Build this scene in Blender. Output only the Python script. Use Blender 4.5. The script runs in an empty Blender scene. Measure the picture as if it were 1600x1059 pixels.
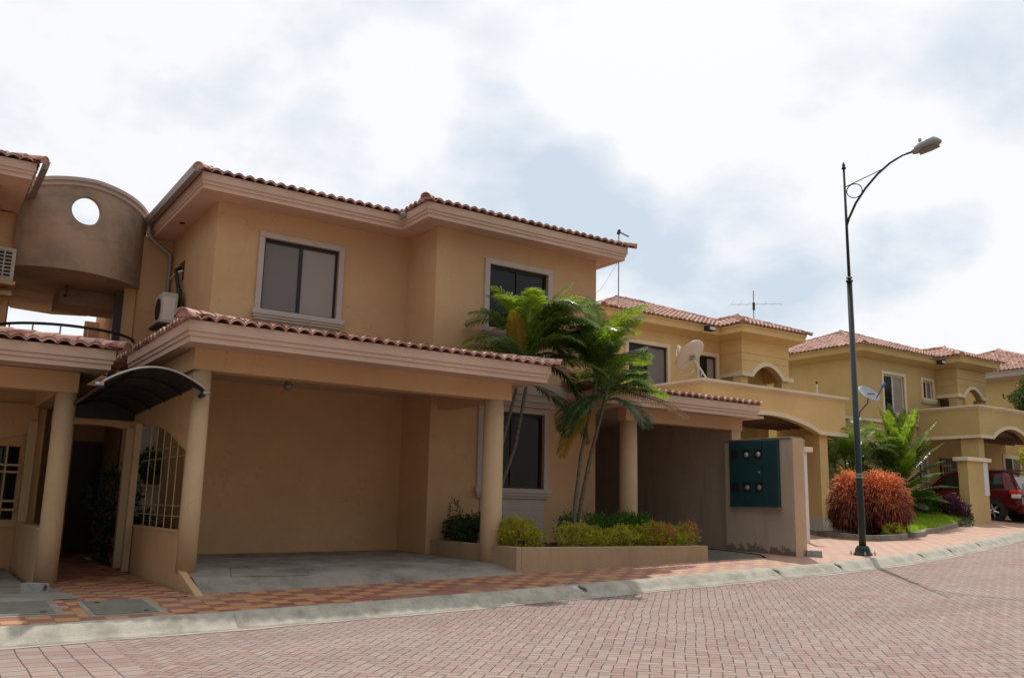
import bpy, math, random
from mathutils import Vector
R = math.radians
sc = bpy.context.scene
col = sc.collection
H = 1.6            # every z below is measured from eye level; all top-level objects are lifted by H at the end

# ------------------------------------------------------------------ camera
cd = bpy.data.cameras.new('camera'); cam = bpy.data.objects.new('camera', cd); col.objects.link(cam)
cd.sensor_width = 36; cd.lens = 36*1384.2/1600; cd.clip_end = 3000; cd.clip_start = .05
_p, _r, _y = .18651, .02248, .59267
def _world(x, u, f):
    x, u = math.cos(_r)*x-math.sin(_r)*u, math.sin(_r)*x+math.cos(_r)*u
    yy = f*math.cos(_p)-u*math.sin(_p); z = f*math.sin(_p)+u*math.cos(_p)
    return Vector((math.cos(_y)*x+math.sin(_y)*yy, -math.sin(_y)*x+math.cos(_y)*yy, z))
from mathutils import Matrix
_X, _Y, _Z = _world(1, 0, 0), _world(0, 1, 0), -_world(0, 0, 1)
cam.matrix_world = Matrix(((_X.x, _Y.x, _Z.x, 0), (_X.y, _Y.y, _Z.y, 0), (_X.z, _Y.z, _Z.z, 0), (0, 0, 0, 1)))
sc.camera = cam

# ------------------------------------------------------------------ sky, sun, exposure
SUN_AZ, SUN_EL = math.atan2(.70, .717), R(56.8)
w = bpy.data.worlds.new('World'); sc.world = w; w.use_nodes = True
nt = w.node_tree; nt.nodes.clear()
class NT:
    """tiny helper for building node trees"""
    def __init__(s, tree): s.t = tree
    def n(s, typ, **k):
        o = s.t.nodes.new(typ)
        for a, b in k.items():
            if a.startswith('in_'): o.inputs[a[3:]].default_value = b
            else: setattr(o, a, b)
        return o
    def l(s, a, b): s.t.links.new(a, b)
    def m(s, op, a, b=None, c=None, clamp=False):
        o = s.t.nodes.new('ShaderNodeMath'); o.operation = op; o.use_clamp = clamp
        for i, v in enumerate((a, b, c)):
            if v is None: continue
            if isinstance(v, (int, float)): o.inputs[i].default_value = v
            else: s.t.links.new(v, o.inputs[i])
        return o.outputs[0]
    def mix(s, f, a, b, mode='MIX'):
        o = s.t.nodes.new('ShaderNodeMix'); o.data_type = 'RGBA'; o.blend_type = mode
        for i, v in ((0, f), (6, a), (7, b)):
            if isinstance(v, (int, float)): o.inputs[i].default_value = v
            elif isinstance(v, tuple): o.inputs[i].default_value = (*v[:3], 1)
            else: s.t.links.new(v, o.inputs[i])
        return o.outputs[2]
    def ramp(s, f, a, b, ca=(0, 0, 0), cb=(1, 1, 1)):
        o = s.t.nodes.new('ShaderNodeValToRGB'); e = o.color_ramp.elements
        e[0].position = a; e[1].position = b; e[0].color = (*ca, 1); e[1].color = (*cb, 1)
        s.t.links.new(f, o.inputs[0]); return o.outputs[0]
    def vec(s, x, y, z=0.):
        o = s.t.nodes.new('ShaderNodeCombineXYZ')
        for i, v in enumerate((x, y, z)):
            if isinstance(v, (int, float)): o.inputs[i].default_value = v
            else: s.t.links.new(v, o.inputs[i])
        return o.outputs[0]
N = NT(nt)
sky = N.n('ShaderNodeTexSky', sky_type='NISHITA', sun_disc=False, sun_elevation=SUN_EL, sun_rotation=SUN_AZ, altitude=0., air_density=1., dust_density=2.5)
tc = N.n('ShaderNodeTexCoord'); sep = N.n('ShaderNodeSeparateXYZ'); N.l(tc.outputs['Generated'], sep.inputs[0])
zz = N.m('ADD', N.m('MAXIMUM', sep.outputs[2], 0.), .35)
pr = N.vec(N.m('DIVIDE', sep.outputs[0], zz), N.m('DIVIDE', sep.outputs[1], zz), 0.)
n1 = N.n('ShaderNodeTexNoise', in_Scale=3.6, in_Detail=9., in_Roughness=.56, in_Distortion=.1); N.l(pr, n1.inputs['Vector'])
def lobe(x, y, f, size):
    """a soft patch of thin cloud round one direction of the sky"""
    d = _world((x-800)/1384, -(y-529)/1384, 1).normalized()
    dp = N.n('ShaderNodeVectorMath', operation='DOT_PRODUCT'); dp.inputs[1].default_value = d
    N.l(tc.outputs['Generated'], dp.inputs[0])
    mr = N.n('ShaderNodeMapRange', interpolation_type='SMOOTHSTEP'); N.l(dp.outputs['Value'], mr.inputs[0])
    mr.inputs[1].default_value = math.cos(size); mr.inputs[2].default_value = 1.; mr.inputs[3].default_value = 0.; mr.inputs[4].default_value = f
    return mr.outputs[0]
thin = n1.outputs[0]
for a in ((770, 90, .12, .06), (760, 180, .15, .07), (800, 240, .20, .09), (880, 250, .16, .08), (930, 310, .20, .09), (1000, 370, .18, .09), (700, 330, .13, .09), (850, 340, .12, .10), (1160, 430, .16, .12), (1300, 450, .15, .10), (1440, 410, .18, .09), (1080, 480, .10, .10), (1580, 90, .18, .10), (430, 130, .05, .10), (300, 60, .04, .10), (120, 190, .02, .12), (520, 240, .03, .08), (1340, 350, -.12, .07), (1450, 345, -.10, .05), (1560, 470, -.12, .10), (1050, 150, -.14, .15), (610, 130, -.10, .09)):
    thin = N.m('ADD', thin, lobe(*a))
fac = N.ramp(thin, .50, .82)
cloudc = N.mix(fac, (11.0, 11.1, 11.3), (7.3, 8.35, 9.4))
# unseen sky away from the sun, shaped to light fronts: dim low, bright overhead
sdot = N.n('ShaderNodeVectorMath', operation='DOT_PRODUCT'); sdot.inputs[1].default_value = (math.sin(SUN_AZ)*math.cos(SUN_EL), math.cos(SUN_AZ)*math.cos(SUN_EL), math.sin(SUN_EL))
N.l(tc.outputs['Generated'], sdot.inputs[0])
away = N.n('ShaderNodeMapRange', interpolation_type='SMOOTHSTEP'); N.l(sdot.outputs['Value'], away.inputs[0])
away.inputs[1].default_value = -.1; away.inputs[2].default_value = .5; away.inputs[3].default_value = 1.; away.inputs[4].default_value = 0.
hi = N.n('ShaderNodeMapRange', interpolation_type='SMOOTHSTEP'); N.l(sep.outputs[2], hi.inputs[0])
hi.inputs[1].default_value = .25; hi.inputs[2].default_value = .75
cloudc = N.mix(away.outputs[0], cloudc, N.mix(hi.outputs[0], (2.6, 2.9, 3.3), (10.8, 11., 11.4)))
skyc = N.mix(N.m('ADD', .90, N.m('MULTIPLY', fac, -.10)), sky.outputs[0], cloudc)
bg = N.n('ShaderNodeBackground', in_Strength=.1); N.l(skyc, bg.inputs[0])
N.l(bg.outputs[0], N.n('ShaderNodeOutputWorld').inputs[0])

sd = bpy.data.lights.new('sun', 'SUN'); sd.energy = 3.4; sd.angle = R(.6); sd.color = (1, .94, .85)
so = bpy.data.objects.new('sun', sd); col.objects.link(so)
sv = Vector((math.sin(SUN_AZ)*math.cos(SUN_EL), math.cos(SUN_AZ)*math.cos(SUN_EL), math.sin(SUN_EL)))
so.rotation_euler = sv.to_track_quat('Z', 'Y').to_euler(); so.location = sv*60
sc.view_settings.view_transform = 'Standard'; sc.view_settings.look = 'None'
sc.view_settings.exposure = -.12; sc.view_settings.gamma = 1
sc.render.engine = 'CYCLES'
sc.cycles.max_bounces = 8; sc.cycles.diffuse_bounces = 5

# ------------------------------------------------------------------ materials
def newmat(name):
    m = bpy.data.materials.new(name); m.use_nodes = True
    t = NT(m.node_tree); b = m.node_tree.nodes['Principled BSDF']
    g = t.n('ShaderNodeNewGeometry')
    return m, t, b, g.outputs['Position']
def noise(t, pos, scale, detail=4., rough=.55, stretch=None):
    n = t.n('ShaderNodeTexNoise', in_Scale=scale, in_Detail=detail, in_Roughness=rough)
    if stretch:
        mp = t.n('ShaderNodeMapping'); mp.inputs['Scale'].default_value = stretch; t.l(pos, mp.inputs[0]); t.l(mp.outputs[0], n.inputs['Vector'])
    else: t.l(pos, n.inputs['Vector'])
    return n.outputs[0]
def bump(t, b, h, strength, dist):
    bp = t.n('ShaderNodeBump', in_Strength=strength, in_Distance=dist); t.l(h, bp.inputs['Height']); t.l(bp.outputs[0], b.inputs['Normal'])
def sc3(c, k): return tuple(min(1, x*k) for x in c)
def stucco(name, c, dirt=.16, tint=(.8, .74, .66)):
    m, t, b, p = newmat(name)
    big = noise(t, p, .6, 6., .6); streak = noise(t, p, 1.5, 6., .65, (2.6, 2.6, .28)); fine = noise(t, p, 90, 3.); mid = noise(t, p, 4.5, 7., .7)
    cc = t.mix(t.ramp(big, .32, .68), sc3(c, .88), sc3(c, 1.07))
    cc = t.mix(t.m('MULTIPLY', t.ramp(mid, .48, .72), .22), cc, tuple(x*y for x, y in zip(c, (.82, .80, .76))))
    vr = t.n('ShaderNodeTexVoronoi', feature='DISTANCE_TO_EDGE', in_Scale=.55); wp = t.n('ShaderNodeVectorMath', operation='ADD'); t.l(p, wp.inputs[0])
    nv = t.n('ShaderNodeTexNoise', in_Scale=1.7, in_Detail=5.); t.l(p, nv.inputs['Vector']); t.l(nv.outputs['Color'], wp.inputs[1]); t.l(wp.outputs[0], vr.inputs['Vector'])
    crack = t.m('MULTIPLY', t.m('LESS_THAN', vr.outputs['Distance'], .0022), t.m('GREATER_THAN', big, .52))
    cc = t.mix(t.m('MULTIPLY', crack, .35), cc, sc3(c, .5))
    cc = t.mix(t.m('MULTIPLY', t.ramp(streak, .5, .8), dirt), cc, tuple(x*y for x, y in zip(c, tint)))
    t.l(cc, b.inputs['Base Color']); b.inputs['Roughness'].default_value = .92
    b.inputs['Specular IOR Level'].default_value = .2
    bump(t, b, t.m('ADD', fine, t.m('MULTIPLY', noise(t, p, 7, 4., .6), 2.)), .45, .006)
    return m
def plain(name, c, rough=.5, metal=0., var=.1, sc_=8., spec=.5):
    m, t, b, p = newmat(name)
    t.l(t.mix(noise(t, p, sc_, 4.), sc3(c, 1-var), sc3(c, 1+var)), b.inputs['Base Color'])
    b.inputs['Roughness'].default_value = rough; b.inputs['Metallic'].default_value = metal; b.inputs['Specular IOR Level'].default_value = spec
    return m
def weathered(name, c, dark, scale=3., amt=.6, rough=.9, bumpd=.004):
    m, t, b, p = newmat(name)
    n = noise(t, p, scale, 8., .65); f = noise(t, p, 60, 4.)
    cc = t.mix(t.m('MULTIPLY', t.ramp(n, .42, .68), amt), c, dark)
    cc = t.mix(t.ramp(f, .3, .75), cc, sc3(c, 1.08), 'MIX') if False else cc
    cc2 = t.mix(t.m('MULTIPLY', t.ramp(f, .35, .7), .25), cc, sc3(dark, .8))
    t.l(cc2, b.inputs['Base Color']); b.inputs['Roughness'].default_value = rough; b.inputs['Specular IOR Level'].default_value = .25
    bump(t, b, t.m('ADD', f, t.m('MULTIPLY', n, 2.)), .5, bumpd); return m
def leafmat(name, c, trans, var=.35, rough=.4, tf=.45):
    m, t, b, p = newmat(name); n = noise(t, p, 7., 3.); n2 = noise(t, p, 45., 2.)
    cc = t.mix(t.ramp(n, .3, .7), sc3(c, 1-var), sc3(c, 1+var)); cc = t.mix(t.m('MULTIPLY', n2, .4), cc, sc3(c, .6))
    t.l(cc, b.inputs['Base Color']); b.inputs['Roughness'].default_value = rough; b.inputs['Specular IOR Level'].default_value = .45
    tr = t.n('ShaderNodeBsdfTranslucent'); t.l(t.mix(t.ramp(n, .3, .7), sc3(trans, 1-var), sc3(trans, 1+var)), tr.inputs[0])
    ms = t.n('ShaderNodeMixShader'); ms.inputs[0].default_value = tf
    t.l(b.outputs[0], ms.inputs[1]); t.l(tr.outputs[0], ms.inputs[2])
    t.l(ms.outputs[0], m.node_tree.nodes['Material Output'].inputs[0]); return m

TAN = (.585, .375, .205); TRIM = (.60, .435, .335); YEL = (.72, .50, .225); PINKTRIM = (.50, .43, .385)
M = {}
M['tan'] = stucco('tan_stucco', TAN)
M['tan_side'] = stucco('tan_pillar_stucco', (.55, .39, .235), .4, (.72, .7, .66))
M['trim'] = stucco('peach_trim', TRIM, .1)
M['mtrim'] = stucco('grey_pink_moulding', PINKTRIM, .1)
M['planter'] = stucco('planter_render', (.40, .285, .18), .55, (.5, .46, .42))
M['yellow'] = stucco('ochre_stucco', YEL, .1)
M['yellow3'] = stucco('olive_ochre_stucco', (.55, .41, .185), .15)
M['pale'] = stucco('cream_band', (.78, .66, .48), .3)
M['peach2'] = stucco('salmon_stucco', (.60, .33, .19), .1)
M['grey_render'] = stucco('grey_beige_render', (.50, .40, .32), .5, (.55, .5, .45))
M['dirty'] = weathered('weathered_drum_render', (.46, .33, .23), (.20, .165, .13), 1.3, .75, .95, .006)
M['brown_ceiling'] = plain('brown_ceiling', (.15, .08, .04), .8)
M['whitebase'] = stucco('white_base', (.62, .55, .46), .3)
def mouldy():
    m = M['grey_render'].copy(); t = NT(m.node_tree); b = m.node_tree.nodes['Principled BSDF']; g = t.n('ShaderNodeNewGeometry').outputs['Position']
    sp_ = t.n('ShaderNodeSeparateXYZ'); t.l(g, sp_.inputs[0])
    lo = t.m('SUBTRACT', 1., t.m('MULTIPLY', t.m('SUBTRACT', sp_.outputs[2], .72), 2.2), clamp=True)
    n = noise(t, g, 5., 8., .75); k = t.m('MULTIPLY', t.m('GREATER_THAN', t.m('ADD', t.m('MULTIPLY', lo, .55), n), .88), .75)
    src = b.inputs['Base Color'].links[0].from_socket
    t.l(t.mix(k, src, (.09, .08, .065)), b.inputs['Base Color']); return m
M['mouldy_render'] = mouldy()
M['white'] = plain('white_paint', (.66, .65, .62), .5)
M['darkmetal'] = plain('black_aluminium', (.02, .02, .02), .35, .3)
M['glass_dark'] = plain('dark_glass', (.012, .011, .012), .05, 0, .3, 2., .42)
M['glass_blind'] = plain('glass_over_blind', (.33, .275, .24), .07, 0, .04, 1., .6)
M['glass_blind_dark'] = plain('glass_over_open_blind', (.19, .165, .15), .07, 0, .05, 1., .6)  # darker tone for the pane with its blind open
M['gutter'] = plain('weathered_gutter', (.30, .27, .25), .5, .3, .2)
M['pole'] = plain('dark_green_paint', (.012, .022, .02), .35, .2, .2)
M['lamphead'] = plain('grey_lamp_casting', (.26, .26, .26), .4, .3)
M['lens'] = plain('lamp_lens', (.20, .16, .13), .3)
M['cabinet'] = plain('teal_enamel', (.012, .050, .058), .38, 0, .12, 3.)
M['cream_metal'] = plain('cream_painted_steel', (.45, .33, .18), .45, .1)
M['black'] = plain('black_plastic', (.012, .012, .012), .5)
M['acwhite'] = weathered('aged_white_casing', (.58, .55, .48), (.35, .3, .24), 6, .5, .5, .001)
M['galv'] = plain('galvanised_steel', (.42, .43, .44), .4, .6)
M['dish'] = plain('dish_enamel', (.62, .55, .46), .4, 0, .05)
M['dishgrey'] = plain('grey_dish', (.33, .36, .40), .5)
M['blue'] = plain('blue_plastic', (.03, .16, .42), .4)
M['concrete'] = weathered('worn_concrete', (.33, .295, .245), (.12, .112, .10), 1.5, .85, .9, .008)
M['kerb'] = weathered('kerb_concrete', (.47, .435, .36), (.24, .225, .185), 3.2, .85, .9, .012)
M['sand'] = weathered('pale_cement_dust', (.44, .39, .34), (.33, .27, .24), 5., .6, .95, .004)
M['lid'] = weathered('lid_concrete', (.20, .19, .15), (.11, .11, .095), 4., .6)
M['block'] = weathered('grey_block', (.38, .37, .35), (.18, .2, .24), 14., .7)
M['soil'] = weathered('soil', (.07, .045, .03), (.03, .022, .016), 12., .8, 1., .03)
M['earth'] = weathered('lot_ground', (.26, .24, .2), (.14, .13, .11), 1.1, .6)
M['bark'] = weathered('palm_bark', (.17, .145, .115), (.06, .05, .04), 18., .8)
M['redpaint'] = plain('red_car_paint', (.105, .005, .01), .22, .25, .05, 2.)
M['tyre'] = plain('tyre', (.018, .018, .018), .85)
M['rim'] = plain('alloy', (.5, .5, .52), .25, .9)
M['taillight'] = plain('red_lens', (.75, .03, .02), .15)
M['clearlens'] = plain('clear_lens', (.7, .68, .66), .12)
M['terracotta_pot'] = plain('red_pot', (.18, .035, .03), .6)
M['door'] = plain('dark_wood', (.035, .022, .018), .5)
M['awning'] = plain('smoked_sheet', (.016, .017, .019), .45, 0, .2)
M['awnframe'] = plain('light_grey_edge', (.45, .43, .42), .35, .4)
def tilemat():
    m, t, b, p = newmat('clay_roof_tiles')
    a = noise(t, p, 5., 5., .6); c = noise(t, p, 1.3, 3.); sp = noise(t, p, 30., 3.)
    vo = t.n('ShaderNodeTexVoronoi', in_Scale=4.2); t.l(p, vo.inputs['Vector'])
    hs = t.n('ShaderNodeSeparateColor'); t.l(vo.outputs['Color'], hs.inputs[0])
    cc = t.mix(hs.outputs[0], (.30, .125, .09), (.66, .42, .34))
    cc = t.mix(t.m('MULTIPLY', t.ramp(a, .5, .75), .5), cc, (.50, .33, .26))
    cc = t.mix(t.m('MULTIPLY', t.ramp(sp, .55, .75), .55), cc, (.12, .08, .06))
    cc = t.mix(t.m('MULTIPLY', t.ramp(c, .5, .7), .35), cc, (.24, .12, .085))
    t.l(cc, b.inputs['Base Color']); b.inputs['Roughness'].default_value = .75; b.inputs['Specular IOR Level'].default_value = .35
    bump(t, b, sp, .4, .004); return m
M['tile'] = tilemat()
def roadmat():
    m, t, b, p = newmat('herringbone_clay_pavers')
    s = t.n('ShaderNodeSeparateXYZ'); t.l(p, s.inputs[0])
    wob = noise(t, p, 1.2, 2.); wo = t.m('MULTIPLY', t.m('SUBTRACT', wob, .5), .06)
    X = t.m('ADD', s.outputs[0], wo); Y = t.m('SUBTRACT', s.outputs[1], wo)
    a = R(45.); U = .108
    x = t.m('DIVIDE', t.m('ADD', t.m('MULTIPLY', X, math.cos(a)), t.m('MULTIPLY', Y, math.sin(a))), U)
    y = t.m('DIVIDE', t.m('SUBTRACT', t.m('MULTIPLY', Y, math.cos(a)), t.m('MULTIPLY', X, math.sin(a))), U)
    # the crossing band at the left is laid square to the kerb
    band = t.m('LESS_THAN', X, 1.93)
    bx = t.m('DIVIDE', X, .105); by = t.m('DIVIDE', Y, .105)
    i = t.m('FLOOR', x); j = t.m('FLOOR', y); fx = t.m('FRACT', x); fy = t.m('FRACT', y)
    k = t.m('FLOORED_MODULO', t.m('SUBTRACT', i, j), 4.)
    def eq(v): return t.m('COMPARE', k, float(v), .1)
    def edge(d, absent): return t.m('ADD', d, absent)      # distance + 1 when that edge is inside the brick
    e = t.m('MINIMUM', t.m('MINIMUM', edge(fx, eq(1)), edge(t.m('SUBTRACT', 1., fx), eq(0))),
            t.m('MINIMUM', edge(fy, eq(2)), edge(t.m('SUBTRACT', 1., fy), eq(3))))
    idx = t.m('SUBTRACT', i, eq(1)); idy = t.m('SUBTRACT', j, eq(2))
    # basket of square-laid bricks for the band
    bk = t.n('ShaderNodeTexBrick', offset=.5, in_Scale=1.)
    for nme, v in (('Mortar Size', .006), ('Brick Width', .21), ('Row Height', .215), ('Bias', 0.), ('Mortar Smooth', 0.)): bk.inputs[nme].default_value = v
    bk.inputs['Color1'].default_value = (0, 0, 0, 1); bk.inputs['Color2'].default_value = (1, 1, 1, 1); bk.inputs['Mortar'].default_value = (.5, .5, .5, 1)
    t.l(t.vec(Y, X), bk.inputs['Vector'])
    wn = t.n('ShaderNodeTexWhiteNoise', noise_dimensions='2D'); t.l(t.vec(idx, idy), wn.inputs['Vector'])
    wv = t.n('ShaderNodeSeparateColor'); t.l(wn.outputs['Color'], wv.inputs[0])
    bc = t.n('ShaderNodeSeparateColor'); t.l(bk.outputs['Color'], bc.inputs[0])
    jn = noise(t, p, 14., 3.)
    joint = t.m('LESS_THAN', e, t.m('ADD', .018, t.m('MULTIPLY', jn, .068)))
    joint = t.m('ADD', t.m('MULTIPLY', joint, t.m('SUBTRACT', 1., band)), t.m('MULTIPLY', bk.outputs['Fac'], band))
    rnd = t.m('ADD', t.m('MULTIPLY', wv.outputs[0], t.m('SUBTRACT', 1., band)), t.m('MULTIPLY', bc.outputs[0], band))
    c = t.mix(rnd, (.235, .143, .122), (.33, .235, .205))
    c = t.mix(t.m('MULTIPLY', t.m('GREATER_THAN', wv.outputs[1], .8), .5), c, (.28, .255, .24))
    big = noise(t, p, .35, 6., .65); c = t.mix(t.m('MULTIPLY', t.ramp(big, .40, .66), .5), c, (.36, .29, .25))
    mid = noise(t, p, 3., 8., .7); c = t.mix(t.m('MULTIPLY', t.ramp(mid, .55, .75), .4), c, (.24, .17, .15))
    gr = noise(t, p, 120., 3.); c = t.mix(t.m('MULTIPLY', gr, .35), c, (.40, .31, .26))
    # dust and sand gathers along the kerb
    # worn wheel paths, a few oily spots and dust blown against the kerb
    wheel = noise(t, p, .5, 4., .6, (.15, 1.6, 1.)); c = t.mix(t.m('MULTIPLY', t.ramp(wheel, .5, .7), .35), c, (.21, .16, .15))
    spot = noise(t, p, 2.2, 2.); c = t.mix(t.m('MULTIPLY', t.ramp(spot, .70, .76), .45), c, (.13, .10, .095))
    c = t.mix(t.m('MULTIPLY', joint, .9), c, (.06, .042, .035))
    t.l(c, b.inputs['Base Color']); b.inputs['Roughness'].default_value = .85; b.inputs['Specular IOR Level'].default_value = .3
    bump(t, b, t.m('ADD', t.m('MULTIPLY', joint, -2.), t.m('ADD', t.m('MULTIPLY', rnd, .5), gr)), .7, .006); return m
M['road'] = roadmat()
def pavmat():
    m, t, b, p = newmat('orange_and_red_paving_tiles')
    s = t.n('ShaderNodeSeparateXYZ'); t.l(p, s.inputs[0])
    wo = t.m('MULTIPLY', t.m('SUBTRACT', noise(t, p, .9, 2.), .5), .10)
    X = t.m('ADD', s.outputs[0], wo); Y = t.m('ADD', s.outputs[1], wo)
    x = t.m('DIVIDE', X, .25); y = t.m('DIVIDE', Y, .21)
    row = t.m('FLOOR', y)
    fx = t.m('FRACT', x); fy = t.m('FRACT', y); i = t.m('FLOOR', x)
    ck = t.m('FLOORED_MODULO', t.m('ADD', i, row), 2.)
    e = t.m('MINIMUM', t.m('MINIMUM', fx, t.m('SUBTRACT', 1., fx)), t.m('MULTIPLY', t.m('MINIMUM', fy, t.m('SUBTRACT', 1., fy)), .85))
    joint = t.m('LESS_THAN', e, .016)
    wn = t.n('ShaderNodeTexWhiteNoise', noise_dimensions='2D'); t.l(t.vec(i, row), wn.inputs['Vector'])
    flip = t.m('GREATER_THAN', wn.outputs['Value'], .9); ck = t.m('ABSOLUTE', t.m('SUBTRACT', ck, flip))
    c = t.mix(ck, (.25, .085, .06), (.47, .235, .10))
    c = t.mix(t.m('MULTIPLY', wn.outputs['Value'], .35), c, (.36, .17, .11))
    dust = noise(t, p, 1.1, 6., .65)
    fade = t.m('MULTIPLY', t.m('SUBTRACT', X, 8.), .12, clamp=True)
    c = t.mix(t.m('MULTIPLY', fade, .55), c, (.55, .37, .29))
    c = t.mix(t.m('MULTIPLY', t.ramp(dust, .48, .72), .45), c, (.36, .27, .2))
    c = t.mix(t.m('MULTIPLY', joint, .7), c, (.09, .06, .045))
    t.l(c, b.inputs['Base Color']); b.inputs['Roughness'].default_value = .7
    bump(t, b, t.m('ADD', t.m('MULTIPLY', joint, -1.5), noise(t, p, 70, 3.)), .5, .004); return m
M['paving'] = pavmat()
M['leaf_palm'] = leafmat('palm_leaf', (.085, .145, .020), (.28, .42, .025), .5, .32)
M['leaf_palm_pale'] = leafmat('pale_palm_leaf', (.10, .155, .07), (.20, .30, .08), .3, .4)
M['leaf_dark'] = leafmat('dark_leaf', (.035, .075, .02), (.08, .14, .02), .4)
M['leaf_yellow'] = leafmat('yellow_frond', (.35, .24, .03), (.55, .36, .03), .2)
M['leaf_dry'] = leafmat('dry_frond', (.20, .14, .10), (.2, .12, .07), .3, .7)
M['leaf_hedge'] = leafmat('yellow_green_leaf', (.36, .36, .035), (.58, .55, .05), .4)
M['leaf_orange'] = leafmat('orange_hedge_tips', (.5, .22, .08), (.5, .2, .05), .3)
M['leaf_green'] = leafmat('fresh_green_leaf', (.05, .14, .02), (.12, .32, .03), .4)
M['leaf_red'] = leafmat('orange_red_blade', (.78, .20, .085), (.95, .33, .10), .4, .6, .4)
M['leaf_rust_shade'] = leafmat('rust_shade_blade', (.26, .06, .03), (.42, .09, .03), .4, .6, .4)
M['leaf_maroon_shade'] = leafmat('maroon_shade_blade', (.09, .022, .018), (.14, .03, .02), .4)
M['leaf_purple'] = leafmat('purple_leaf', (.075, .03, .045), (.12, .04, .06), .3)
M['grass'] = leafmat('lawn_blade', (.28, .40, .03), (.48, .70, .05), .3)
M['turf'] = weathered('turf_ground', (.17, .25, .03), (.08, .11, .03), 9., .6, 1., .01)
M['twig'] = plain('twig', (.06, .04, .025), .9)
M['green_stem'] = plain('green_stem', (.10, .14, .05), .5)

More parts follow.
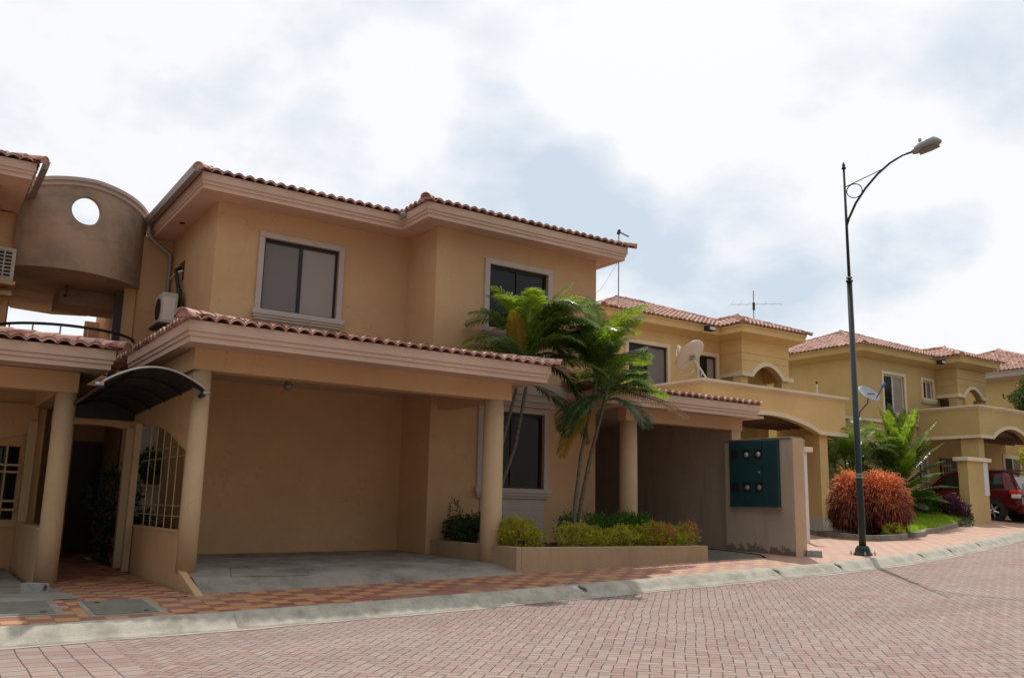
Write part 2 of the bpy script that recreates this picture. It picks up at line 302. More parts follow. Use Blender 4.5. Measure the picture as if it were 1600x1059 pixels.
# ------------------------------------------------------------------ mesh helpers
class MB:
    def __init__(s): s.v = []; s.f = []; s.smooth = False
    def add(s, vs, fs):
        o = len(s.v); s.v += [tuple(v) for v in vs]; s.f += [tuple(i+o for i in f) for f in fs]; return s
    def box(s, x0, x1, y0, y1, z0, z1):
        x0, x1 = sorted((x0, x1)); y0, y1 = sorted((y0, y1)); z0, z1 = sorted((z0, z1))
        return s.add([(x0, y0, z0), (x1, y0, z0), (x1, y1, z0), (x0, y1, z0), (x0, y0, z1), (x1, y0, z1), (x1, y1, z1), (x0, y1, z1)],
                     [(0, 3, 2, 1), (4, 5, 6, 7), (0, 1, 5, 4), (1, 2, 6, 5), (2, 3, 7, 6), (3, 0, 4, 7)])
    def prism(s, pts, axis, a, b):
        """polygon pts (2D) pushed along an axis from a to b; axis 'z': (x,y); 'y': (x,z); 'x': (y,z)"""
        def P(q, c): return {'z': (q[0], q[1], c), 'y': (q[0], c, q[1]), 'x': (c, q[0], q[1])}[axis]
        n = len(pts); vs = [P(q, a) for q in pts]+[P(q, b) for q in pts]
        return s.add(vs, [tuple(range(n)), tuple(range(2*n-1, n-1, -1))]+[(i, i+n, (i+1) % n+n, (i+1) % n) for i in range(n)])
    def tube(s, pts, r, n=8, cap=True):
        pts = [Vector(p) for p in pts]; rr = r if isinstance(r, (list, tuple)) else [r]*len(pts)
        rings = []; up = None
        for i, p in enumerate(pts):
            d = (pts[min(i+1, len(pts)-1)]-pts[max(i-1, 0)]).normalized()
            if up is None: up = Vector((0, 0, 1)) if abs(d.z) < .9 else Vector((1, 0, 0))
            a = d.cross(up).normalized(); b = d.cross(a).normalized(); up = -b
            rings.append([p+(a*math.cos(2*math.pi*k/n)+b*math.sin(2*math.pi*k/n))*rr[i] for k in range(n)])
        vs = [q for g in rings for q in g]; fs = []
        for i in range(len(pts)-1):
            for k in range(n): fs.append((i*n+k, i*n+(k+1) % n, (i+1)*n+(k+1) % n, (i+1)*n+k))
        if cap: fs += [tuple(range(n-1, -1, -1)), tuple((len(pts)-1)*n+k for k in range(n))]
        return s.add(vs, fs)
    def lathe(s, c, prof, n=24, axis='z'):
        vs = []; fs = []
        for r, h in prof:
            for k in range(n):
                a = 2*math.pi*k/n; u, v = r*math.cos(a), r*math.sin(a)
                vs.append({'z': (c[0]+u, c[1]+v, c[2]+h), 'y': (c[0]+u, c[1]+h, c[2]+v), 'x': (c[0]+h, c[1]+u, c[2]+v)}[axis])
        for i in range(len(prof)-1):
            for k in range(n): fs.append((i*n+k, i*n+(k+1) % n, (i+1)*n+(k+1) % n, (i+1)*n+k))
        fs += [tuple(range(n-1, -1, -1)), tuple((len(prof)-1)*n+k for k in range(n))]
        return s.add(vs, fs)
    def sweep(s, path, prof, z0, closed=False):
        """moulding: profile of (outward, up) carried along a plan path, outward = right of travel, mitred"""
        P = [Vector((a, b)) for a, b in path]; n = len(P); rings = []
        for i in range(n):
            d0 = (P[i]-P[i-1]).normalized() if (i > 0 or closed) else None
            d1 = (P[(i+1) % n]-P[i]).normalized() if (i < n-1 or closed) else None
            d0 = d0 or d1; d1 = d1 or d0
            n0 = Vector((d0.y, -d0.x)); n1_ = Vector((d1.y, -d1.x)); b = (n0+n1_); b = b/ max(1e-6, b.dot(n0))
            rings.append([(P[i].x+b.x*o, P[i].y+b.y*o, z0+h) for o, h in prof])
        m = len(prof); vs = [q for g in rings for q in g]; fs = []
        for i in range(n if closed else n-1):
            j = (i+1) % n
            for k in range(m): fs.append((i*m+k, i*m+(k+1) % m, j*m+(k+1) % m, j*m+k))
        if not closed: fs += [tuple(range(m)), tuple((n-1)*m+k for k in range(m-1, -1, -1))]
        return s.add(vs, fs)
    def wall(s, axis, c, a0, a1, z0, z1, holes=(), t=.15, sign=1):
        """wall panel in plane axis=c with rectangular holes (a0,a1,z0,z1) and reveals going inward by t"""
        def P(a, z, o=0.): return (a, c+o*sign, z) if axis == 'y' else (c+o*sign, a, z)
        A = sorted({a0, a1, *[h[0] for h in holes], *[h[1] for h in holes]}); Z = sorted({z0, z1, *[h[2] for h in holes], *[h[3] for h in holes]})
        for o in (0.,):
            for i in range(len(A)-1):
                for j in range(len(Z)-1):
                    ca, cz = (A[i]+A[i+1])/2, (Z[j]+Z[j+1])/2
                    if any(h[0] < ca < h[1] and h[2] < cz < h[3] for h in holes): continue
                    s.add([P(A[i], Z[j], o), P(A[i+1], Z[j], o), P(A[i+1], Z[j+1], o), P(A[i], Z[j+1], o)], [(0, 1, 2, 3)])
        for h in list(holes):
            c4 = [(h[0], h[2]), (h[1], h[2]), (h[1], h[3]), (h[0], h[3])]
            for k in range(4):
                p, q = c4[k], c4[(k+1) % 4]; s.add([P(*p), P(*q), P(*q, t), P(*p, t)], [(0, 1, 2, 3)])
        return s
    def build(s, name, m, parent=None, smooth=False, bevel=0.):
        me = bpy.data.meshes.new(name); off = Vector(parent_loc(parent)) if parent else Vector((0, 0, 0))
        me.from_pydata([(x-off.x, y-off.y, z-off.z) for x, y, z in s.v], [], s.f); me.update()
        mats = m if isinstance(m, (list, tuple)) else [m]
        for k in mats: me.materials.append(M[k] if isinstance(k, str) else k)
        if smooth: me.polygons.foreach_set('use_smooth', [True]*len(me.polygons))
        o = bpy.data.objects.new(name, me); col.objects.link(o)
        if parent: o.parent = parent
        if bevel:
            b = o.modifiers.new('bevel', 'BEVEL'); b.width = bevel; b.segments = 2; b.limit_method = 'ANGLE'
        return o
def parent_loc(p):
    v = Vector((0, 0, 0))
    while p: v += p.location; p = p.parent
    return v
def tag(o, label=None, cat=None, group=None, kind=None):
    if label: o['label'] = label
    if cat: o['category'] = cat
    if group: o['group'] = group
    if kind: o['kind'] = kind
    return o
def thing(name, loc, label, cat, group=None):
    o = bpy.data.objects.new(name, None); col.objects.link(o); o.location = loc; o.empty_display_size = .3
    return tag(o, label, cat, group)
def lerp(a, b, t): return a+(b-a)*t
def interp(x, xs, ys):
    if x <= xs[0]: return ys[0]
    for i in range(len(xs)-1):
        if x <= xs[i+1]: return lerp(ys[i], ys[i+1], (x-xs[i])/(xs[i+1]-xs[i]))
    return ys[-1]

# ------------------------------------------------------------------ roof tiles
def tile_face(mb, P, e, s, L, D, z0, pitch, vmax=None, wt=.2, crs=.36, res=8, amp=.066):
    """one slope of barrel tiles: eave from P along e (unit), rising along s (unit), clipped by vmax(u)"""
    vmax = vmax or (lambda u: D); tn = math.tan(pitch); nu = max(2, int(round(L/wt*res))); cols_ = []
    rnd = random.Random(int(P[0]*100+P[1]*37))
    jit = [rnd.uniform(-.012, .012) for _ in range(int(L/wt)+3)]
    def prof(u): return amp*abs(math.sin(math.pi*u/wt))**.75
    nc = int(math.ceil(D/crs)); vs = []; fs = []
    for i in range(nu+1):
        u = L*i/nu; h = prof(u); vm = min(D, vmax(u)); jj = jit[int(u/wt)]
        for k in range(nc):
            for q, (v, dz) in enumerate(((k*crs-.02, .034), ((k+1)*crs-.02, 0.))):
                if k == 0 and q == 0: v += jj
                v = min(v, vm) if vm > 0 else 0
                if k == 0 and q == 0: v = min(jj, vm)
                vs.append((P[0]+e[0]*u+s[0]*v, P[1]+e[1]*u+s[1]*v, z0+v*tn+h+dz))
    st = 2*nc
    for i in range(nu):
        for k in range(st-1):
            a = i*st+k; vi = (k+1)//2*crs
            if vi-crs > max(vmax(L*i/nu), vmax(L*(i+1)/nu)) : continue
            fs.append((a, a+st, a+st+1, a+1))
    mb.add(vs, fs)
    # thick front lip and the underside of the first course
    vs = []; fs = []
    for i in range(nu+1):
        u = L*i/nu; h = prof(u); jj = min(jit[int(u/wt)], max(0, min(D, vmax(u))))
        x, y = P[0]+e[0]*u+s[0]*jj, P[1]+e[1]*u+s[1]*jj
        vs += [(x, y, z0+jj*tn+h+.024), (x, y, z0+jj*tn+h+.006-.012), (x+s[0]*.3, y+s[1]*.3, z0+.3*tn+h-.014)]
    for i in range(nu): fs += [(3*i, 3*i+1, 3*i+4, 3*i+3), (3*i+1, 3*i+2, 3*i+5, 3*i+4)]
    mb.add(vs, fs)
def cap_run(mb, A, B, r=.105, seg=.38):
    """overlapping half-round cap tiles from the low end A to the high end B"""
    A, B = Vector(A), Vector(B); L = (B-A).length; d = (B-A).normalized(); n = max(1, int(L/seg))
    a = d.cross(Vector((0, 0, 1))).normalized(); b = a.cross(d).normalized()
    for k in range(n):
        p0 = A+d*(L*k/n-.03); p1 = A+d*(L*(k+1)/n); vs = []
        for p, rr in ((p0, r), (p1, r*.82), (p0, r-.02)):
            for q in range(9):
                t = math.pi*q/8; vs.append(p+a*math.cos(t)*rr+b*(math.sin(t)*rr-.02))
        fs = [(q, q+1, q+10, q+9) for q in range(8)]+[(q, q+18, q+19, q+1) for q in range(8)]
        mb.add(vs, fs)
        if k == 0: mb.add([p0+d*.02+a*math.cos(math.pi*q/8)*(r-.015)+b*(math.sin(math.pi*q/8)*(r-.015)-.02) for q in range(9)]+[p0+d*.02-a*r-b*.05, p0+d*.02+a*r-b*.05], [tuple(range(9))+(9, 10)])
def hip_roof(mb, x0, x1, y0, y1, z, pitch, sides='FLRB', D=None, res=8, hips='FLRB'):
    W, Dp = x1-x0, y1-y0; D = D or min(W, Dp)/2; t = math.tan(pitch)
    def vm(L, l, r):
        return lambda u: min(D, (u if l else D), (L-u if r else D))
    if 'F' in sides: tile_face(mb, (x0, y0), (1, 0), (0, 1), W, D, z, pitch, vm(W, 'L' in hips, 'R' in hips), res=res)
    if 'B' in sides: tile_face(mb, (x1, y1), (-1, 0), (0, -1), W, D, z, pitch, vm(W, 'R' in hips, 'L' in hips), res=max(2, res//2))
    if 'L' in sides: tile_face(mb, (x0, y1), (0, -1), (1, 0), Dp, D, z, pitch, vm(Dp, 'B' in hips, 'F' in hips), res=res)
    if 'R' in sides: tile_face(mb, (x1, y0), (0, 1), (-1, 0), Dp, D, z, pitch, vm(Dp, 'F' in hips, 'B' in hips), res=res)
    c = MB(); zc = z+.05
    def hp(x, y, sx, sy): cap_run(c, (x-.04*sx, y-.04*sy, zc-.01), (x+sx*D, y+sy*D, zc+D*t))
    if 'F' in sides and 'L' in hips: hp(x0, y0, 1, 1)
    if 'F' in sides and 'R' in hips: hp(x1, y0, -1, 1)
    if 'B' in sides and 'L' in hips: hp(x0, y1, 1, -1)
    if 'B' in sides and 'R' in hips: hp(x1, y1, -1, -1)
    if 'B' in sides:
        if W > Dp: cap_run(c, (x0+D, y0+D, zc+D*t+.02), (x1-D, y0+D, zc+D*t+.02))
        elif Dp > W: cap_run(c, (x0+D, y0+D, zc+D*t+.02), (x0+D, y1-D, zc+D*t+.02))
    mb.add(c.v, c.f)

FASC = [(0, 0), (.0, .0), (.0, .075), (.022, .085), (.022, .135), (.045, .15), (.045, .295), (-.12, .295), (-.12, 0)]
def eaves(parent, path, z, over, name='fascia', matk='trim', soffit=None):
    """stepped fascia round the eaves; path runs so that outward is to its right"""
    mb = MB(); mb.sweep(path, FASC[1:], z); o = mb.build(name, matk, parent)
    return o

# ------------------------------------------------------------------ ground profile
XS = [-60, 0, 3, 5, 8, 12, 16, 20, 25, 30, 40, 60, 120]; ZS = [-3.2, -1.32, -1.29, -1.25, -1.16, -1.02, -.9, -.77, -.6, -.43, -.1, .5, 1.6]
def zt(x): return interp(x, XS, ZS)
KX = [-60, 0, 1.2, 3.2, 6, 8.3, 11.3, 14.8, 18.7, 22.3, 26.5, 30.5, 36, 45, 60, 120]; KY = [9.6, 10.5, 10.57, 10.76, 10.82, 10.87, 10.9, 11.0, 11.62, 12.6, 13.83, 15.06, 17.1, 21.2, 29.5, 66]
def yk(x):
    return sum(interp(x+d, KX, KY) for d in (-1.2, -.6, 0, .6, 1.2))/5
def zp(x, y): return zt(x)+interp(x, [14, 18, 27, 30], [.05, 0, 0, .10])*max(0, min(y-yk(x), 2.6))
def zroad(x, y): return zt(x)-.145-.012*(yk(x)-.4-y)
xs = [-60, -30, -15]+[i*.5 for i in range(-16, 90)]+[46, 48, 52, 58, 66, 80, 100, 120]
def strip(name, matk, f0, f1, zf, n, lab=None):
    mb = MB(); vs = []; fs = []
    for x in xs:
        a, b = f0(x), f1(x)
        for k in range(n+1):
            y = lerp(a, b, k/n); vs.append((x, y, zf(x, y)))
    for i in range(len(xs)-1):
        for k in range(n): fs.append((i*(n+1)+k, (i+1)*(n+1)+k, (i+1)*(n+1)+k+1, i*(n+1)+k+1))
    mb.add(vs, fs); return mb.build(name, matk, None, smooth=True)
tag(strip('road', 'road', lambda x: -14., lambda x: yk(x)-.36, zroad, 14), 'herringbone clay paver road sloping up to the right', 'road', kind='structure')
def ybk(x): return interp(x, [-60, 14.9, 15.3, 17, 30, 120], [12.2, 12.2, 14.6, 17, yk(30)+4.2, yk(120)+4])
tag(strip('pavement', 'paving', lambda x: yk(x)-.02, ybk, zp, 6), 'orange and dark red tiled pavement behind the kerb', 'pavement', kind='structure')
# ground beyond everything
mb = MB(); gx = [-400, -200, -60, -20, 0, 10, 20, 30, 45, 60, 120, 400]; gy = [-300, -100, -14, 10, 30, 60, 120, 400]
mb.add([(x, y, zt(x)-.45) for x in gx for y in gy], [(i*8+j, (i+1)*8+j, (i+1)*8+j+1, i*8+j+1) for i in range(11) for j in range(7)])
tag(mb.build('ground', 'earth'), 'bare ground under the housing estate', 'ground', kind='structure')
# lots behind the pavement
def zlot(x, y):
    if x < 15: return zp(x, 12.2)-.14
    b = zp(x, min(y, ybk(x))); return b+.03*max(0, min(y-ybk(x), 6)) - .02
def lot_strip():
    return strip('yard', 'earth', lambda x: ybk(x)-.05, lambda x: 60., lambda x, y: zlot(x, y) if y < 20 else zlot(x, 20), 24)
tag(lot_strip(), 'concrete yard ground under the houses', 'ground', kind='structure')
# kerb: rolled profile with cast joints
mb = MB(); prof = [(.06, -.04), (.06, .002), (-.02, .012), (-.12, .004), (-.20, -.035), (-.27, -.09), (-.33, -.128), (-.42, -.140), (-.42, -.20)]
kx = [-60, -30, -15]+[i*.25 for i in range(-32, 180)]+[46, 50, 56, 64, 80, 100, 120]; vs = []; fs = []; rk = random.Random(3)
joints = [-11, -8, -5.2, -2.3, 3.35, 6.3, 8.55, 9.45, 13.0, 14.9, 18.6, 20.6, 23.2, 26.0, 28.4, 31.0, 34.0, 37.0]
kxs = sorted(set(kx+[j-.012 for j in joints]+[j+.012 for j in joints]+joints))
for x in kxs:
    inj = any(abs(x-j) < .002 for j in joints); wob = .006*math.sin(x*3.1)+.005*math.sin(x*7.7)
    for q, (o, h) in enumerate(prof):
        d = -.025 if inj and 0 < q < 8 else 0
        vs.append((x, yk(x)+o+wob*(q in (3, 4, 5, 6, 7)), zt(x)+h+d+wob*.4*(q in (2, 3, 4))))
m_ = len(prof)
for i in range(len(kxs)-1):
    for q in range(m_-1): fs.append((i*m_+q, i*m_+q+1, (i+1)*m_+q+1, (i+1)*m_+q))
mb.add(vs, fs); kb_ = tag(mb.build('kerb', 'kerb', None, smooth=True), 'pale rolled concrete kerb along the paver road', 'kerb', kind='structure')
KN = [(8.55, .05), (13.0, .045), (14.9, .05), (18.6, .05), (20.6, .045), (23.2, .05)]

tag(strip('gutter_strip', 'sand', lambda x: yk(x)-.50-.03*math.sin(x*2.3)-.02*math.sin(x*5.9), lambda x: yk(x)-.40, lambda x, y: zroad(x, y)+.005, 1), 'pale cement strip along the foot of the kerb', 'gutter', kind='structure')
# ridge across the valley behind the viewer (seen only as a reflection in the windows)
mb = MB(); vs = []; nn = 60
for i in range(nn+1):
    a = math.pi*(.98+1.02*i/nn); h_ = 46+4*math.sin(i*.5)+2.5*math.sin(i*1.3+1)+1.5*math.sin(i*3.1)
    vs += [(math.cos(a)*150, math.sin(a)*150, -4), (math.cos(a)*175, math.sin(a)*175, h_*.7), (math.cos(a)*200, math.sin(a)*200, h_)]
mb.add(vs, [(3*i+k, 3*i+3+k, 3*i+4+k, 3*i+1+k) for i in range(nn) for k in range(2)])
tag(mb.build('hills', 'earth', None, smooth=True), 'low dry hills across the valley', 'hills', kind='structure')

for xk, rk_ in KN:      # drain notches through the kerb
    m = MB(); vs = []; n_ = 12
    for q_ in range(n_):
        a = 2*math.pi*q_/n_; wr_ = 1+.25*math.sin(q_*2.3+xk); dx, dt = math.cos(a)*rk_*.75*wr_, math.sin(a)*.055*wr_
        o_ = -.20+dt; h_ = interp(-o_, [.12, .20, .27, .33], [.004, -.035, -.09, -.128])
        vs.append((xk+dx-dt*.8, yk(xk+dx)+o_, zt(xk+dx)+h_+.010))
    m.add(vs, [tuple(range(n_))]); m.build('drain_notch', 'black', kb_)

# ------------------------------------------------------------------ windows
def window(parent, axis, c, a0, a1, z0, z1, panes, trim='mtrim', frame='darkmetal', tw=.11, proud=.05, deep=.09, sill=True, apron=0., name='window', mull=None, sign=1, toptrim=True, thin=.045):
    """surround trim proud of the wall, dark metal frame and glass set into the hole"""
    def B(mb, p0, p1, o0, o1, q0, q1):      # o = distance out of the wall
        if axis == 'y': mb.box(p0, p1, c-sign*o0, c-sign*o1, q0, q1)
        else: mb.box(c-sign*o0, c-sign*o1, p0, p1, q0, q1)
    T = MB(); B(T, a0-tw, a0, -.02, proud, z0, z1); B(T, a1, a1+tw, -.02, proud, z0, z1)
    if toptrim: B(T, a0-tw, a1+tw, -.02, proud+.002, z1, z1+tw)
    w_ = T.build(name, trim, parent, bevel=.008)
    F = MB(); B(F, a0, a1, -deep, -deep+.05, z1-thin-.02, z1); B(F, a0, a1, -deep, -deep+.05, z0, z0+thin)
    B(F, a0, a0+thin, -deep, -deep+.048, z0+thin, z1-thin-.02); B(F, a1-thin, a1, -deep, -deep+.048, z0+thin, z1-thin-.02)
    mm = mull or [(a0+a1)/2]
    for x in mm: B(F, x-.035, x+.035, -deep, -deep+.046, z0+thin, z1-thin-.02)
    F.build('frame', frame, w_, bevel=.004)
    ed = [a0]+mm+[a1]
    for i, pk in enumerate(panes):
        G = MB(); B(G, ed[i]+.01, ed[i+1]-.01, -deep-.012, -deep+.018, z0+.01, z1-.01); G.build('pane', pk, w_)
    if sill:
        S = MB()
        for k, (o, h0, h1) in enumerate(((.12, -.10, 0.), (.10, -.15, -.10), (.075, -.20, -.15))):
            B(S, a0-tw-.05-(.12-o)*-1, a1+tw+.05+(.12-o)*-1+.0, -.02, o, z0+h0, z0+h1)
        S.build('sill', trim, w_, bevel=.006)
        if apron:
            A_ = MB(); nb = max(1, int(round(apron/.27))); hh = apron/nb
            for k in range(nb): B(A_, a0-.02, a1+.02, -.02, .03+(k % 2)*.0, z0-.2-(k+1)*hh+.008, z0-.2-k*hh)
            B(A_, a0-.015, a1+.015, -.02, .02, z0-.2-apron, z0-.2)
            A_.build('apron', trim, w_, bevel=.006)
    return w_

# ================================================================== MAIN HOUSE (centre)
PITCH = R(14)
mh = thing('two_storey_house', (3.4, 13, -1.0), 'large tan two-storey house with open carport in the centre of the photo', 'house', 'tiled-roof houses along the street')
SZ = 5.5
wl = MB()
W1 = (5.19, 6.72, 3.56, 4.97); W2 = (9.56, 11.06, 3.60, 4.95); W3 = (9.50, 11.02, .36, 1.90)
wl.wall('y', 16.3, 4.27, 8.33, -1.3, SZ+.03, [W1])
wl.wall('y', 15.1, 8.3, 12.43, -1.3, SZ+.03, [W2, W3])
wl.wall('x', 8.3, 15.102, 16.298, -1.3, SZ+.03)
wl.wall('x', 12.43, 15.1, 24.5, -1.3, SZ+.03, (), t=-.15)
wl.wall('x', 4.27, 16.302, 19.7, -1.3, SZ+.03, [(18.5, 19.12, 4.42, 4.86)])
wl.wall('y', 24.5, 3.6, 12.43, -1.3, SZ+.03, (), t=-.15)
wl.wall('y', 19.7, 3.62, 4.27, -1.3, SZ+.03)
wl.wall('x', 3.6, 19.72, 24.5, -1.3, SZ+.03)
wl.build('wall', 'tan', mh)
# slot behind the air conditioner pipes
v = MB(); v.box(4.38, 4.42, 18.46, 19.16, 4.4, 4.9); v.build('vent_opening', 'black', mh)
# small moulding line: floor cornice above the lower window
c = MB()
for o, h0, h1 in ((.10, 2.03, 2.14), (.14, 2.14, 2.28), (.18, 2.28, 2.44), (.10, 2.44, 2.52)): c.box(8.36, 12.40, 15.1-o, 15.13, h0, h1)
c.build('cornice', 'mtrim', mh, bevel=.01)
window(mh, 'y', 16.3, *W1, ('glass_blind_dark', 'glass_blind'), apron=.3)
window(mh, 'y', 15.1, *W2, ('glass_dark', 'glass_dark'), tw=.12, apron=0.)
window(mh, 'y', 15.1, *W3, ('glass_dark', 'glass_dark'), tw=.12, apron=.95)
sf = MB(); sf.box(3.83, 12.87, 15.76, 24.9, SZ+.006, SZ+.05); sf.box(7.83, 12.86, 14.64, 15.8, SZ+.008, SZ+.048); sf.build('soffit', 'trim', mh)
eaves(mh, [(3.82, 24.9), (3.82, 15.72), (7.82, 15.72), (7.82, 14.63), (12.88, 14.63), (12.88, 24.9), (3.82, 24.9)], SZ, .5)
rf = MB(); hip_roof(rf, 3.72, 12.98, 15.62, 25.0, SZ+.29, PITCH); hip_roof(rf, 7.72, 13.03, 14.53, 20.5, SZ+.295, PITCH, sides='FLR', hips='FLR')
cap_run(rf, (10.37, 17.2, SZ+.36+2.65*math.tan(PITCH)), (10.37, 20, SZ+.36+2.65*math.tan(PITCH)))
rf.build('roof', 'tile', mh, smooth=False)
# gutter on the left side and its downpipe
g = MB()
g.prism([(3.62, SZ+.24), (3.73, SZ+.24), (3.73, SZ+.36), (3.60, SZ+.38)], 'y', 15.60, 19.55)
gt = g.build('gutter', 'gutter', mh)
dp = MB(); dp.tube([(3.68, 19.4, SZ+.24), (3.68, 19.4, SZ+.02), (3.74, 19.42, SZ-.06), (4.17, 19.5, SZ-.32), (4.2, 19.52, SZ-.42), (4.2, 19.52, 3.2), (4.2, 19.52, 1.9)], .042, 8); dp.build('downpipe', 'gutter', gt, smooth=True)
vt = MB(); vt.lathe((4.05, 18.1, SZ-.012), [(.05, .012), (.055, 0)], 14); vt.build('soffit_vent', 'black', mh)
v = MB(); v.box(7.72, 7.98, 15.44, 15.62, SZ+.20, SZ+.30); v.tube([(7.66, 15.5, SZ+.25), (7.9, 15.5, SZ+.27)], .04, 8); v.build('valley_spout', 'galv', mh)

# carport of the main house
fl = MB(); n = 12; vs = []; fs = []
for i in range(n+1):
    x = lerp(3.388, 8.52, i/n)
    zf = lerp(-.985, -.93, i/n); ze = zp(x, 12.2)+.03
    for y, z in ((12.16, ze-.06), (12.2, ze), (12.62, lerp(ze, zf, .72)), (13.1, zf), (16.4, zf+.03)): vs.append((x, y, z))
for i in range(n):
    for k in range(4): fs.append((i*5+k, (i+1)*5+k, (i+1)*5+k+1, i*5+k+1))
fl.add(vs, fs); tag(fl.build('driveway', 'concrete'), 'stained concrete carport floor and ramp of the centre house', 'driveway', kind='structure')
def column(parent, x, y, z0, z1, r, taper=.93):
    m = MB(); m.lathe((x, y, z0), [(r, 0), (r, (z1-z0)*.3), (r*taper, z1-z0)], 32); return m.build('column', 'tan_side', parent, smooth=False)
def smooth_sides(o):
    o.data.polygons.foreach_set('use_smooth', [len(p.vertices) == 4 for p in o.data.polygons]); return o
smooth_sides(column(mh, 3.40, 13.05, -1.0, 1.83, .135))
smooth_sides(column(mh, 8.47, 13.1, -1.0, 1.83, .185, .95))
b = MB(); b.box(3.24, 8.74, 12.94, 13.22, 1.83, 2.15)                # front beam
b.box(3.24, 3.5, 13.22, 16.3, 1.83, 2.13); b.box(8.46, 8.74, 13.22, 15.098, 1.83, 2.13); b.build('beam', 'tan', mh, bevel=.006)
ce = MB(); ce.box(3.05, 9.10, 12.44, 16.29, 2.137, 2.18); ce.build('ceiling', 'trim', mh)
eaves(mh, [(3.02, 16.4), (3.02, 12.4), (9.12, 12.4), (9.12, 15.09)], 2.13, .5)
gr = MB(); hip_roof(gr, 2.93, 9.21, 12.3, 20.3, 2.42, R(10), sides='F', D=3.95, hips='LR')
tile_face(gr, (2.93, 19.2), (0, -1), (1, 0), 6.9, 1.3, 2.42, R(10), lambda u: min(1.3, 6.9-u)); tile_face(gr, (9.21, 12.3), (0, 1), (-1, 0), 2.79, .8, 2.42, R(10), lambda u: min(.8, u))
cap_run(gr, (2.86, 12.23, 2.47), (4.2, 13.6, 2.47+1.3*math.tan(R(10)))); cap_run(gr, (9.27, 12.24, 2.47), (8.4, 13.1, 2.47+.8*math.tan(R(10))))
gr.build('carport_roof', 'tile', mh)
cl = MB(); cl.lathe((5.35, 14.9, 1.98), [(.03, .14), (.06, .13), (.055, .09), (.04, .06), (.085, .02), (.07, -.05), (.03, -.08)], 16); cl.tube([(5.35, 14.9, 2.1), (5.35, 14.9, 2.14)], .05, 12)
cl.build('ceiling_lamp', 'lamphead', mh, smooth=True)
# side wall of the carport: parapet, arched opening above it
side = MB()
side.prism([(12.0, -1.4), (12.0, zp(3.2, 12.0)), (13.03, -.955), (13.03, -1.4)], 'x', 3.285, 3.385)
def archtop(y): return interp(y, [13.0, 13.4, 14.2, 15.0, 16.2], [.62, .74, .98, 1.14, 1.25])
side.box(3.29, 3.38, 13.04, 16.2, -1.35, -.47)
pts = [(13.0, 1.83), (13.0, .62)]+[(y, archtop(y)) for y in (13.2, 13.4, 13.8, 14.2, 14.6, 15.0, 15.6, 16.2)]+[(17.2, 1.25), (17.2, 1.83)]
side.prism(pts, 'x', 3.29, 3.38)
side.box(3.275, 3.395, 13.04, 16.2, -.47, -.44)
side.build('side_wall', 'tan', mh)
# front gate wall across the passage
ga = MB(); ga.prism([(2.0, 1.42), (2.0, 1.20), (2.25, 1.235), (2.6, 1.25), (2.95, 1.235), (3.3, 1.19), (3.3, 1.42)], 'y', 16.98, 17.2); ga.build('gate_lintel', 'tan', mh)
gp = MB(); gp.box(3.17, 3.27, 16.1, 16.26, -1.2, 1.25); gp.build('post', 'tan_side', mh); gp = MB(); gp.box(3.18, 3.30, 16.9, 17.04, -1.2, 1.22); gp.build('post', 'cream_metal', mh)
def grille(parent, axis, c, a0, a1, z0, z1, bars, rails, name='window_grille', r=.011, top=None):
    m = MB()
    for a in bars:
        zt_ = top(a) if top else z1
        p = (a, c) if axis == 'y' else (c, a); m.box(p[0]-r, p[0]+r, p[1]-r, p[1]+r, z0, zt_)
    for z in rails:
        if axis == 'y': m.box(a0, a1, c-r*1.6, c+r*1.6, z-r*1.3, z+r*1.3)
        else: m.box(c-r*1.6, c+r*1.6, a0, a1, z-r*1.3, z+r*1.3)
    return m.build(name, 'cream_metal', parent)
grille(mh, 'x', 3.335, 13.1, 16.15, -.43, 1.2, [13.35+i*.46 for i in range(6)], (-.25, -.10, .62, .77), r=.0055, top=lambda a: archtop(a))

# second carport, on the right of the wing
b = MB(); b.box(12.44, 16.02, 14.1, 14.36, 1.84, 2.12); b.box(15.74, 16.02, 14.36, 20, 1.84, 2.12); b.build('beam', 'tan', mh, bevel=.006)
smooth_sides(column(mh, 12.66, 14.28, -1.0, 1.84, .19, .97))
p = MB(); p.box(15.70, 16.0, 14.14, 14.42, -1.0, 1.84); p.build('post', 'tan_side', mh)
ce = MB(); ce.box(12.0, 16.3, 13.7, 20, 2.12, 2.17); ce.build('ceiling', 'trim', mh)
eaves(mh, [(11.55, 15.08), (11.55, 13.66), (16.02, 13.66), (16.02, 20)], 2.10, .4)
r2 = MB(); tile_face(r2, (11.48, 13.57), (1, 0), (0, 1), 4.7, 3.4, 2.40, R(9), lambda u: 3.4)
r2.build('carport_roof', 'tile', mh)
bw = MB(); bw.box(12.43, 16.0, 19.4, 19.55, -1.1, 2.12); bw.box(15.72, 15.95, 14.42, 19.4, -1.1, 2.1); bw.build('carport_wall', 'grey_render', mh)
dk = MB(); dk.box(12.44, 12.52, 15.8, 17.0, -.95, 1.3); dk.build('door', 'door', mh)

